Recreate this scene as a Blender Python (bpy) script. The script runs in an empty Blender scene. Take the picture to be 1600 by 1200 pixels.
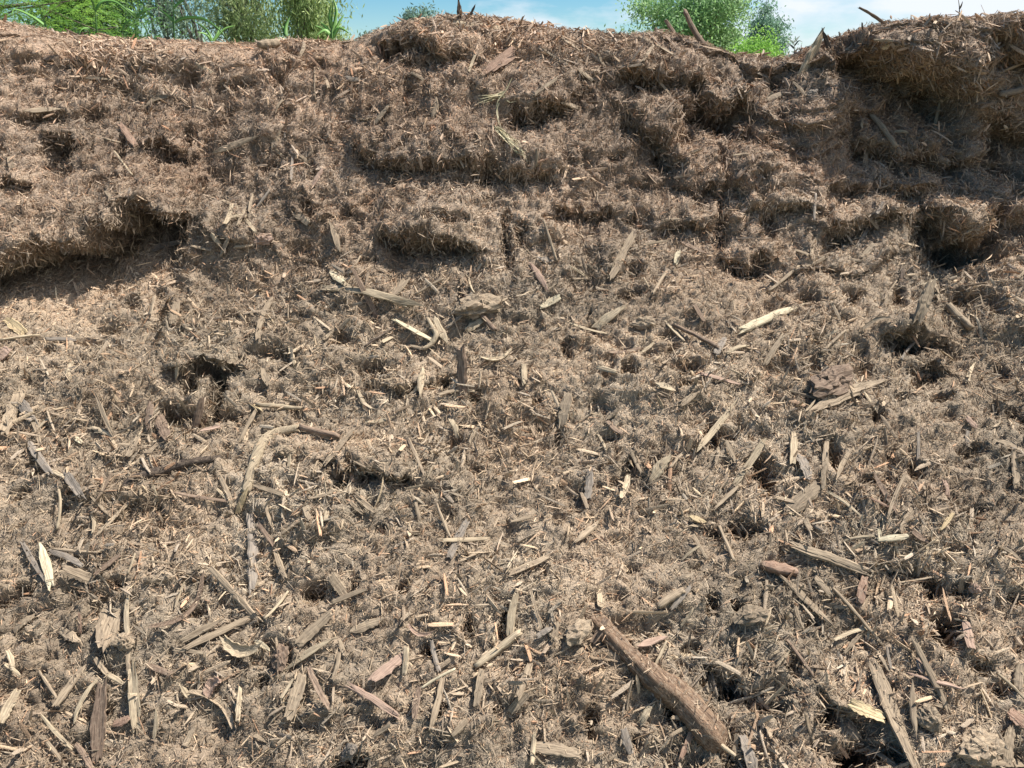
import bpy, math, random
import numpy as np
from mathutils import Vector, Matrix
from mathutils.bvhtree import BVHTree

R = math.radians
scene = bpy.context.scene
C = scene.collection
rng = np.random.default_rng(7)
rnd = random.Random(11)

# ------------------------------------------------------------------ camera
PITCH = 20.0
CAM = Vector((0.0, 0.0, 1.5))
FPX = 1230.0                      # focal length in pixels of a 1600 px wide picture
cd = bpy.data.cameras.new("camera")
cam = bpy.data.objects.new("camera", cd)
C.objects.link(cam)
cam.location = CAM
cam.rotation_euler = (R(90 - PITCH), 0, 0)
cd.sensor_width = 36
cd.lens = 36 * FPX / 1600
cd.clip_start = 0.02
cd.clip_end = 3000
scene.camera = cam

# ------------------------------------------------------------------ sky, sun, exposure
S_DIR = Vector((0.45, 0.14, 0.88)).normalized()       # towards the sun
SUN_EL = math.asin(S_DIR.z)
SUN_AZ = math.atan2(S_DIR.x, S_DIR.y)
world = bpy.data.worlds.new("World")
scene.world = world
world.use_nodes = True
wn, wl = world.node_tree.nodes, world.node_tree.links
wn.clear()
w_out = wn.new('ShaderNodeOutputWorld')
w_bg = wn.new('ShaderNodeBackground')
w_bg.inputs['Strength'].default_value = 0.066
sky = wn.new('ShaderNodeTexSky')
sky.sky_type = 'NISHITA'
sky.sun_disc = False
sky.sun_elevation = SUN_EL
sky.sun_rotation = SUN_AZ
sky.air_density = 1.0
sky.dust_density = 0.1
sky.ozone_density = 2.0
# clouds: noise over the view direction, mixed in as bright white vapour
tc = wn.new('ShaderNodeTexCoord')
mp = wn.new('ShaderNodeMapping')
mp.inputs['Scale'].default_value = (3.0, 3.0, 9.0)
mp.inputs['Location'].default_value = (1.2, 0.4, 0.3)
nz = wn.new('ShaderNodeTexNoise')
nz.inputs['Scale'].default_value = 1.7
nz.inputs['Detail'].default_value = 7
nz.inputs['Roughness'].default_value = 0.55
rp = wn.new('ShaderNodeValToRGB')
rp.color_ramp.elements[0].position = 0.48
rp.color_ramp.elements[1].position = 0.66
# more cloud towards +x (right of the view)
sx = wn.new('ShaderNodeSeparateXYZ')
ma = wn.new('ShaderNodeMath'); ma.operation = 'MULTIPLY_ADD'
ma.inputs[1].default_value = 0.35
wl.new(tc.outputs['Generated'], mp.inputs['Vector'])
wl.new(mp.outputs['Vector'], nz.inputs['Vector'])
wl.new(tc.outputs['Generated'], sx.inputs['Vector'])
wl.new(sx.outputs['X'], ma.inputs[0])
wl.new(nz.outputs['Fac'], ma.inputs[2])
wl.new(ma.outputs[0], rp.inputs['Fac'])
mixc = wn.new('ShaderNodeMixRGB')
mixc.inputs['Color2'].default_value = (7.6, 8.1, 8.7, 1)
wl.new(rp.outputs['Color'], mixc.inputs['Fac'])
hs = wn.new('ShaderNodeHueSaturation')
hs.inputs['Saturation'].default_value = 1.6
hs.inputs['Hue'].default_value = 0.495
wl.new(sky.outputs['Color'], hs.inputs['Color'])
wl.new(hs.outputs['Color'], mixc.inputs['Color1'])
wl.new(mixc.outputs['Color'], w_bg.inputs['Color'])
wl.new(w_bg.outputs['Background'], w_out.inputs['Surface'])

sd = bpy.data.lights.new("sun", 'SUN')
sd.energy = 5.0
sd.angle = R(0.5)
sd.color = (1.0, 0.95, 0.87)
so = bpy.data.objects.new("sun", sd)
C.objects.link(so)
so.rotation_euler = S_DIR.to_track_quat('Z', 'Y').to_euler()
so.location = (3, 1, 8)

scene.view_settings.view_transform = 'Standard'
scene.view_settings.look = 'None'
scene.view_settings.gamma = 1
scene.view_settings.use_curve_mapping = False
scene.view_settings.exposure = 0.87
scene.cycles.max_bounces = 5
scene.cycles.diffuse_bounces = 3
scene.cycles.transparent_max_bounces = 4

# ------------------------------------------------------------------ helpers
def props(o, label=None, cat=None, group=None, kind=None):
    if label: o['label'] = label
    if cat: o['category'] = cat
    if group: o['group'] = group
    if kind: o['kind'] = kind
    return o

def empty(name, loc, label, cat, group=None):
    o = bpy.data.objects.new(name, None)
    o.empty_display_size = 0.05
    o.location = loc
    C.objects.link(o)
    return props(o, label, cat, group)

def link_mesh(name, me, mat, parent=None):
    me.materials.append(mat)
    o = bpy.data.objects.new(name, me)
    C.objects.link(o)
    if parent is not None:
        o.parent = parent
    return o

def np_mesh(name, verts, face_sizes, loops, cols=None, smooth=False):
    me = bpy.data.meshes.new(name)
    nv, nf, nl = len(verts), len(face_sizes), len(loops)
    me.vertices.add(nv); me.loops.add(nl); me.polygons.add(nf)
    me.vertices.foreach_set('co', np.asarray(verts, np.float32).ravel())
    me.loops.foreach_set('vertex_index', np.asarray(loops, np.int32))
    starts = np.zeros(nf, np.int32); starts[1:] = np.cumsum(face_sizes)[:-1]
    me.polygons.foreach_set('loop_start', starts)
    if cols is not None:
        a = me.color_attributes.new('col', 'BYTE_COLOR', 'POINT')
        c4 = np.ones((nv, 4), np.float32); c4[:, :3] = cols
        a.data.foreach_set('color', c4.ravel())
    me.update(calc_edges=True)
    me.polygons.foreach_set('use_smooth', np.full(nf, smooth))
    return me

def smooth01(x):
    x = np.clip(x, 0, 1); return x * x * (3 - 2 * x)

class Noise2:
    def __init__(self, seed):
        self.g = np.random.default_rng(seed).uniform(-1, 1, (256, 256))
    def __call__(self, x, y):
        xi = np.floor(x).astype(int); yi = np.floor(y).astype(int)
        fx = x - xi; fy = y - yi
        fx = fx * fx * (3 - 2 * fx); fy = fy * fy * (3 - 2 * fy)
        g = self.g
        a = g[xi & 255, yi & 255]; b = g[(xi + 1) & 255, yi & 255]
        c = g[xi & 255, (yi + 1) & 255]; d = g[(xi + 1) & 255, (yi + 1) & 255]
        return (a * (1 - fx) + b * fx) * (1 - fy) + (c * (1 - fx) + d * fx) * fy
    def fbm(self, x, y, o=4, gain=0.5):
        s = 0; amp = 1
        for k in range(o):
            s = s + amp * self(x * 2 ** k + 17.3 * k, y * 2 ** k + 5.1 * k); amp *= gain
        return s
n1, n2, n3, n4, n5 = [Noise2(k) for k in (1, 2, 3, 4, 5)]

cp, sp = math.cos(R(PITCH)), math.sin(R(PITCH))
FWD = Vector((0, cp, -sp)); UP = Vector((0, sp, cp)); RT = Vector((1, 0, 0))
def ray(px, py):
    return (FWD + RT * ((px - 800) / FPX) + UP * ((600 - py) / FPX))
def axis_depth(p):
    return (Vector(p) - CAM).dot(FWD)

# ------------------------------------------------------------------ materials
def mat_new(name):
    m = bpy.data.materials.new(name); m.use_nodes = True
    n = m.node_tree.nodes; l = m.node_tree.links
    b = n['Principled BSDF']
    return m, n, l, b

def mulch_mat(name, rough=0.92, bump=0.0, scale=400):
    m, n, l, b = mat_new(name)
    at = n.new('ShaderNodeAttribute'); at.attribute_name = 'col'
    tcn = n.new('ShaderNodeTexCoord')
    t = n.new('ShaderNodeTexNoise'); t.inputs['Scale'].default_value = scale; t.inputs['Detail'].default_value = 3
    r = n.new('ShaderNodeMapRange'); r.inputs[1].default_value = .3; r.inputs[2].default_value = .7
    r.inputs[3].default_value = 0.72; r.inputs[4].default_value = 1.25
    l.new(tcn.outputs['Object'], t.inputs['Vector']); l.new(t.outputs['Fac'], r.inputs[0])
    mx = n.new('ShaderNodeVectorMath'); mx.operation = 'SCALE'
    l.new(at.outputs['Color'], mx.inputs[0]); l.new(r.outputs[0], mx.inputs['Scale'])
    l.new(mx.outputs[0], b.inputs['Base Color'])
    b.inputs['Roughness'].default_value = rough
    b.inputs['Specular IOR Level'].default_value = 0.25
    if bump:
        bp = n.new('ShaderNodeBump'); bp.inputs['Strength'].default_value = bump; bp.inputs['Distance'].default_value = 0.004
        l.new(t.outputs['Fac'], bp.inputs['Height']); l.new(bp.outputs[0], b.inputs['Normal'])
    return m

def wood_mat(name, c_dark, c_light, rough=0.85, dust=0.35):
    """weathered wood: grain streaks along the local x axis, blotches and pale dust"""
    m, n, l, b = mat_new(name)
    tcn = n.new('ShaderNodeTexCoord'); oi = n.new('ShaderNodeObjectInfo')
    add = n.new('ShaderNodeVectorMath'); add.operation = 'MULTIPLY_ADD'
    l.new(oi.outputs['Random'], add.inputs[0]); add.inputs[1].default_value = (9, 7, 5)
    l.new(tcn.outputs['Object'], add.inputs[2])
    mpn = n.new('ShaderNodeMapping'); mpn.inputs['Scale'].default_value = (28, 420, 420)
    l.new(add.outputs[0], mpn.inputs['Vector'])
    g = n.new('ShaderNodeTexNoise'); g.inputs['Scale'].default_value = 1.0; g.inputs['Detail'].default_value = 4
    l.new(mpn.outputs[0], g.inputs['Vector'])
    rr = n.new('ShaderNodeValToRGB')
    rr.color_ramp.elements[0].position = 0.36; rr.color_ramp.elements[1].position = 0.62
    rr.color_ramp.elements[0].color = (*c_dark, 1); rr.color_ramp.elements[1].color = (*c_light, 1)
    l.new(g.outputs['Fac'], rr.inputs['Fac'])
    d = n.new('ShaderNodeTexNoise'); d.inputs['Scale'].default_value = 130; d.inputs['Detail'].default_value = 5
    l.new(add.outputs[0], d.inputs['Vector'])
    dr = n.new('ShaderNodeMapRange'); dr.inputs[1].default_value = .5; dr.inputs[2].default_value = .68
    dr.inputs[3].default_value = 0; dr.inputs[4].default_value = dust
    l.new(d.outputs['Fac'], dr.inputs[0])
    mx = n.new('ShaderNodeMixRGB'); mx.inputs['Color2'].default_value = (0.26, 0.20, 0.145, 1)
    l.new(dr.outputs[0], mx.inputs['Fac']); l.new(rr.outputs['Color'], mx.inputs['Color1'])
    hv = n.new('ShaderNodeMapRange'); hv.inputs[3].default_value = 0.9; hv.inputs[4].default_value = 1.28
    l.new(oi.outputs['Random'], hv.inputs[0])
    sc = n.new('ShaderNodeVectorMath'); sc.operation = 'SCALE'
    l.new(mx.outputs[0], sc.inputs[0]); l.new(hv.outputs[0], sc.inputs['Scale'])
    l.new(sc.outputs[0], b.inputs['Base Color'])
    b.inputs['Roughness'].default_value = rough
    b.inputs['Specular IOR Level'].default_value = 0.3
    bp = n.new('ShaderNodeBump'); bp.inputs['Strength'].default_value = 0.8; bp.inputs['Distance'].default_value = 0.0015
    l.new(g.outputs['Fac'], bp.inputs['Height']); l.new(bp.outputs[0], b.inputs['Normal'])
    return m

def leaf_mat(name, trans=0.35):
    m, n, l, b = mat_new(name)
    at = n.new('ShaderNodeAttribute'); at.attribute_name = 'col'
    l.new(at.outputs['Color'], b.inputs['Base Color'])
    b.inputs['Roughness'].default_value = 0.55
    tr = n.new('ShaderNodeBsdfTranslucent'); l.new(at.outputs['Color'], tr.inputs['Color'])
    mx = n.new('ShaderNodeMixShader'); mx.inputs[0].default_value = trans
    l.new(b.outputs[0], mx.inputs[1]); l.new(tr.outputs[0], mx.inputs[2])
    l.new(mx.outputs[0], n['Material Output'].inputs['Surface'])
    return m

WOOD = {
 't': ((0.15, 0.112, 0.078), (0.29, 0.225, 0.155)),
 'p': ((0.22, 0.17, 0.115), (0.41, 0.33, 0.225)),
 'w': ((0.33, 0.275, 0.185), (0.54, 0.46, 0.32)),
 'g': ((0.115, 0.096, 0.080), (0.235, 0.198, 0.162)),
 'b': ((0.085, 0.058, 0.042), (0.20, 0.14, 0.10)),
 'd': ((0.03, 0.022, 0.018), (0.09, 0.065, 0.048)),
 'r': ((0.13, 0.078, 0.054), (0.27, 0.175, 0.125)),
 'k': ((0.21, 0.14, 0.105), (0.36, 0.25, 0.19)),
 'o': ((0.28, 0.21, 0.12), (0.45, 0.35, 0.21)),
}
COLNAME = {'t': 'tan', 'p': 'pale', 'w': 'cream', 'g': 'grey', 'b': 'brown', 'd': 'dark brown', 'r': 'reddish', 'k': 'pinkish', 'o': 'ochre'}
WM = {k: wood_mat('wood_' + COLNAME[k].replace(' ', '_'), *v, dust=(0.35 if k in 'wko' else 0.45)) for k, v in WOOD.items()}

# ------------------------------------------------------------------ the heap: one sheet
X0, X1, DX = -3.3, 3.3, 0.008
xs = np.arange(X0, X1 + 1e-6, DX)
SK = np.array([0.0, 0.5, 0.8, 2.25, 2.65, 3.05, 3.40, 4.6, 6.2, 8.0])
ss = np.concatenate([np.arange(0.0, 0.55, 0.03), np.arange(0.55, 3.55, 0.0075), np.arange(3.56, 4.6, 0.03), np.arange(4.65, 8.01, 0.15)])
nx, ns = len(xs), len(ss)
# skyline of the heap as seen in the photograph: column, row
SKY = [(-400, 20), (-200, 15), (0, 28), (60, 44), (130, 58), (200, 64), (290, 66), (340, 68), (400, 62), (440, 56), (520, 60), (560, 58),
       (600, 42), (640, 33), (690, 25), (740, 21), (800, 28), (850, 34), (900, 41), (960, 44), (1030, 44), (1080, 57),
       (1120, 77), (1150, 88), (1200, 92), (1240, 92), (1265, 84), (1290, 68), (1330, 52), (1380, 37), (1440, 31),
       (1500, 23), (1540, 28), (1580, 21), (1640, 24), (1800, 40), (2100, 60)]
yc_k = [(-3.3, 3.05), (-1.9, 3.05), (-1.2, 3.2), (-0.3, 3.15), (0.5, 3.12), (0.95, 3.16), (1.15, 2.98), (1.35, 2.86), (1.9, 2.80), (3.3, 2.8)]
yc = np.interp(xs, [a for a, b in yc_k], [b for a, b in yc_k])
dep = yc * cp - 0.25 * sp
rowk = np.interp(800 + FPX * xs / dep, [a for a, b in SKY], [b for a, b in SKY])
ang = np.arctan((600 - rowk) / FPX) - R(PITCH)
# exact: the ray through column/row reaches distance yc at this height
zc = 1.5 + yc * np.tan(ang) - 0.028
yf = np.interp(xs, [-3.3, -1.9, -1.2, 0, 1.0, 1.3, 2, 3.3], [2.46, 2.44, 2.52, 2.50, 2.54, 2.64, 2.63, 2.63])
zf = 0.15 + 0.70 * (yf - 1.3)
P = np.zeros((nx, len(SK), 2))
o1 = np.ones(nx)
P[:, 0] = np.stack([0.45 * o1, -0.30 * o1], 1)
P[:, 1] = np.stack([1.0 * o1, -0.06 * o1], 1)
P[:, 2] = np.stack([1.28 * o1, 0.14 * o1], 1)
P[:, 3] = np.stack([yf, zf], 1)
P[:, 4] = np.stack([yf * .55 + yc * .45, zf * .5 + zc * .5], 1)
rb = smooth01((xs - 1.0) / 0.3)          # the right bank is steeper and set back under its crest
P[:, 4, 0] += rb * (0.42 * (yc - yf) + 0.15)
P[:, 5] = np.stack([yc - 0.02, zc - 0.02], 1)
P[:, 6] = np.stack([yc + 0.33, zc - 0.03], 1)
P[:, 7] = np.stack([yc + 1.4, zc - 0.25], 1)
P[:, 8] = np.stack([yc + 2.8, 0.7 * o1], 1)
P[:, 9] = np.stack([yc + 4.2, -0.4 * o1], 1)
base = np.zeros((nx, ns, 3))
base[:, :, 0] = xs[:, None]
def smooth_interp(sv):
    """profile averaged over a small window so the corners are rounded"""
    acc = 0
    offs = np.linspace(-0.16, 0.16, 9); wts = np.exp(-(offs / 0.09) ** 2)
    for o_, w_ in zip(offs, wts):
        q = np.clip(sv + o_, 0, 8.0)
        k = np.clip(np.searchsorted(SK, q) - 1, 0, len(SK) - 2)
        f = (q - SK[k]) / (SK[k + 1] - SK[k])
        acc = acc + w_ * (P[:, k] * (1 - f)[None, :, None] + P[:, k + 1] * f[None, :, None])
    return acc / wts.sum()
for it in range(4):       # raise or lower the crest until its outline matches
    base[:, :, 1:] = smooth_interp(ss)
    q_ = base - np.array(CAM)
    dz_ = q_ @ np.array(FWD)
    col_ = 800 + FPX * q_[:, :, 0] / np.maximum(dz_, .1); row_ = 600 - FPX * (q_ @ np.array(UP)) / np.maximum(dz_, .1)
    row_[:, (ss < 2.4) | (ss > 4.0)] = 9999
    k_ = row_.argmin(1); ii = np.arange(nx)
    tgt = np.interp(col_[ii, k_], [a for a, b in SKY], [b for a, b in SKY]) + 7
    P[:, 5:7, 1] += ((row_[ii, k_] - tgt) * dz_[ii, k_] / FPX)[:, None]
base[:, :, 1:] = smooth_interp(ss)

def grid_faces(a, b):
    i = np.arange(a - 1)[:, None] * b + np.arange(b - 1)[None, :]
    return np.stack([i, i + b, i + b + 1, i + 1], -1).reshape(-1, 4)
gf = grid_faces(nx, ns)

# coarse copy for pixel look-up
cx_i = np.arange(0, nx, 5); cs_i = np.arange(0, ns, 3)
cb = base[np.ix_(cx_i, cs_i)]
cf = grid_faces(len(cx_i), len(cs_i))
bvh0 = BVHTree.FromPolygons([tuple(v) for v in cb.reshape(-1, 3).tolist()], cf.tolist())
nb = len(cs_i)
def xs_of(px, py):
    """pixel of the photograph -> (x, s) on the smooth heap"""
    for k in range(60):
        h, nrm, fi, d = bvh0.ray_cast(CAM, ray(px, py + 3 * k).normalized())
        if h is not None: break
    a = fi // (nb - 1); b_ = fi % (nb - 1)
    v0 = cb[a, b_]; v1 = cb[a, b_ + 1]
    e = v1 - v0; f = float(np.dot(np.array(h) - v0, e) / max(np.dot(e, e), 1e-9))
    s0, s1 = ss[cs_i[b_]], ss[cs_i[b_ + 1]]
    return h.x, s0 + (s1 - s0) * min(max(f, 0), 1), h
def base_normal(px, py):
    for k in range(60):
        h, nrm, fi, d = bvh0.ray_cast(CAM, ray(px, py + 3 * k).normalized())
        if h is not None:
            return nrm if nrm.dot(ray(px, py)) < 0 else -nrm
    return Vector((0, -0.6, 0.8))

XX, SS = np.meshgrid(xs, ss, indexing='ij')
dn = np.zeros((nx, ns)); dh = np.zeros((nx, ns))
act = smooth01((SS - 0.3) / 0.3)
face = smooth01((SS - 2.05) / 0.25) * smooth01((3.35 - SS) / 0.25)     # the crumbling face
right = smooth01((XX - 0.3) / 0.7)
# soft lumps and clods
dn += 0.035 * n1.fbm(XX / 0.42, SS / 0.36, 2)
dn += 0.014 * n2.fbm(XX / 0.17 + 3, SS / 0.15, 3)
dn += (0.009 + 0.002 * face) * (np.abs(n3.fbm(XX / 0.085, SS / 0.05, 3)) * 1.5 - 0.5)
dn += 0.0075 * n4.fbm(XX / 0.026, SS / 0.024, 2) + 0.004 * rng.normal(0, 1, XX.shape)
# scattered pits
pit = n5.fbm(XX / 0.085 + 40, SS / 0.07, 3, 0.6)
dn -= (0.020 + 0.008 * face) * smooth01((pit - 0.66) / 0.25)
# irregular layers on the face: small benches that lean out over the one below
warp = 0.09 * n1.fbm(XX / 0.30 + 9, SS / 0.4, 3) + 0.02 * n3(XX / 0.05, SS / 0.2)
for per, amp, sd_ in ((0.155, 0.046, 0.0), (0.075, 0.024, 5.0)):
    q = (SS + warp + 0.05 * n4.fbm(XX / 0.5 + sd_, SS * 0 + sd_, 2)) / per
    f = q - np.floor(q)
    # rises fast at the lower edge, falls off going up
    saw = smooth01(f / 0.06) * (1 - f) ** 0.8
    msk = np.clip(0.55 + 0.9 * n2.fbm(XX / 0.36 + 7 * sd_, SS / 0.12 + np.floor(q) * 3.7, 3, .6), 0, 1.3)
    dh += amp * (saw - 0.4) * msk * face * (0.45 + 0.85 * right)
    dh += 0.35 * amp * (saw - 0.4) * msk * (1 - face) * act * smooth01((3.2 - SS) / 0.3) * np.clip(n5(XX / .4, SS / .3) * 2, 0, 1)

dh += 0.016 * face * n3.fbm(XX / 0.03 + 3, SS / 0.16, 3) * (0.6 + n1(XX / .3, SS / .2))

# overhangs read off the photograph: lower edge, push-out above, hollow below, reach above / below
LEDGES = [
 ([(-90, 470), (-20, 425), (30, 412), (60, 395), (100, 375), (130, 390), (165, 378), (182, 345), (198, 352), (205, 322), (235, 318), (262, 322), (292, 330)], .12, .19, .20, .12),
 ([(-60, 300), (0, 290), (30, 285), (65, 292)], .03, .06, .08, .04),
 ([(28, 176), (60, 178), (100, 172)], .02, .045, .05, .03),
 ([(235, 222), (260, 222), (292, 226)], .03, .07, .08, .04),
 ([(70, 212), (95, 208), (125, 222)], .03, .08, .08, .07),
 ([(590, 62), (625, 64), (665, 68), (690, 84)], .03, .06, .07, .05),
 ([(625, 98), (660, 100), (700, 92), (730, 88)], .02, .05, .05, .03),
 ([(555, 232), (585, 250), (620, 258), (660, 252), (700, 252), (740, 258), (770, 262), (800, 280)], .035, .06, .10, .04),
 ([(470, 322), (500, 326)], .02, .04, .05, .03),
 ([(600, 368), (630, 378), (660, 368), (690, 378), (720, 385), (750, 392)], .05, .09, .13, .055),
 ([(800, 270), (840, 268), (870, 282)], .02, .04, .06, .03),
 ([(800, 178), (835, 168), (880, 165), (905, 150)], .03, .06, .08, .04),
 ([(970, 118), (1000, 120), (1040, 126), (1080, 118), (1100, 130)], .035, .07, .07, .05),
 ([(1060, 160), (1100, 156), (1150, 158), (1175, 165)], .04, .11, .08, .09),
 ([(1140, 222), (1170, 214), (1215, 216)], .03, .09, .05, .025),
 ([(990, 195), (1010, 205), (1040, 220), (1060, 240)], .03, .07, .07, .06),
 ([(1060, 285), (1100, 288), (1150, 288)], .02, .05, .05, .03),
 ([(870, 325), (910, 325), (960, 330)], .02, .05, .06, .03),
 ([(1030, 350), (1080, 342), (1120, 350)], .02, .05, .05, .03),
 ([(1130, 402), (1170, 405), (1210, 398)], .03, .06, .07, .035),
 ([(1268, 62), (1300, 74), (1350, 84), (1400, 92), (1440, 104), (1475, 118), (1520, 128)], .04, .13, .06, .15),
 ([(1560, 60), (1600, 75), (1650, 80)], .03, .07, .06, .08),
 ([(1330, 232), (1380, 236), (1430, 240), (1480, 246), (1530, 240), (1570, 252)], .06, .09, .09, .055),
 ([(1300, 292), (1340, 300), (1400, 296), (1440, 290)], .03, .07, .07, .05),
 ([(1290, 350), (1320, 356), (1370, 352), (1400, 350)], .04, .08, .10, .04),
 ([(1440, 318), (1470, 350), (1500, 372), (1540, 352), (1560, 330), (1600, 320), (1700, 330)], .07, .16, .12, .09),
 ([(1530, 200), (1560, 196), (1600, 205), (1700, 210)], .03, .09, .05, .07),
 ([(1380, 522), (1420, 520), (1460, 524), (1495, 532)], .03, .05, .08, .03),
 ([(1430, 572), (1470, 570), (1510, 580)], .02, .045, .06, .03),
 ([(505, 735), (535, 733), (570, 742), (610, 744), (645, 750)], .03, .06, .10, .03),
 ([(600, 600), (640, 602), (700, 582)], .02, .035, .05, .025),
 ([(262, 590), (300, 572), (340, 578), (375, 575)], .025, .05, .07, .04),
 ([(1370, 885), (1420, 890), (1470, 905)], .02, .04, .05, .03),
 ([(1280, 1080), (1320, 1100), (1360, 1130)], .02, .04, .05, .03),
 ([(1105, 1040), (1150, 1060), (1190, 1080)], .02, .045, .05, .03),
]
def sig(t): return 1 / (1 + np.exp(-np.clip(t, -40, 40)))
edge_n = 0.020 * n3.fbm(XX / 0.045, SS * 0 + 2.2, 3) + 0.014 * n2(XX / 0.017, SS / 0.05)
for li, (pl, A, B, La, Lb) in enumerate(LEDGES):
    A *= 1.4; B *= 1.65; Lb *= 1.15
    q = [xs_of(*p)[:2] for p in pl]
    q.sort()
    qx = [a for a, b in q]; qs = [b for a, b in q]
    span = qx[-1] - qx[0]; fd = min(0.05, span * 0.3)
    e = np.interp(XX, qx, qs) + edge_n
    t = SS - e
    fade = smooth01((XX - qx[0] + fd * .5) / fd) * smooth01((qx[-1] + fd * .5 - XX) / fd)
    g = sig(t / 0.0045)
    dh += fade * (g * A * np.exp(-np.maximum(t, 0) / La) - (1 - g) * B * np.exp(-(np.maximum(-t, 0) / Lb) ** 1.6))

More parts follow.
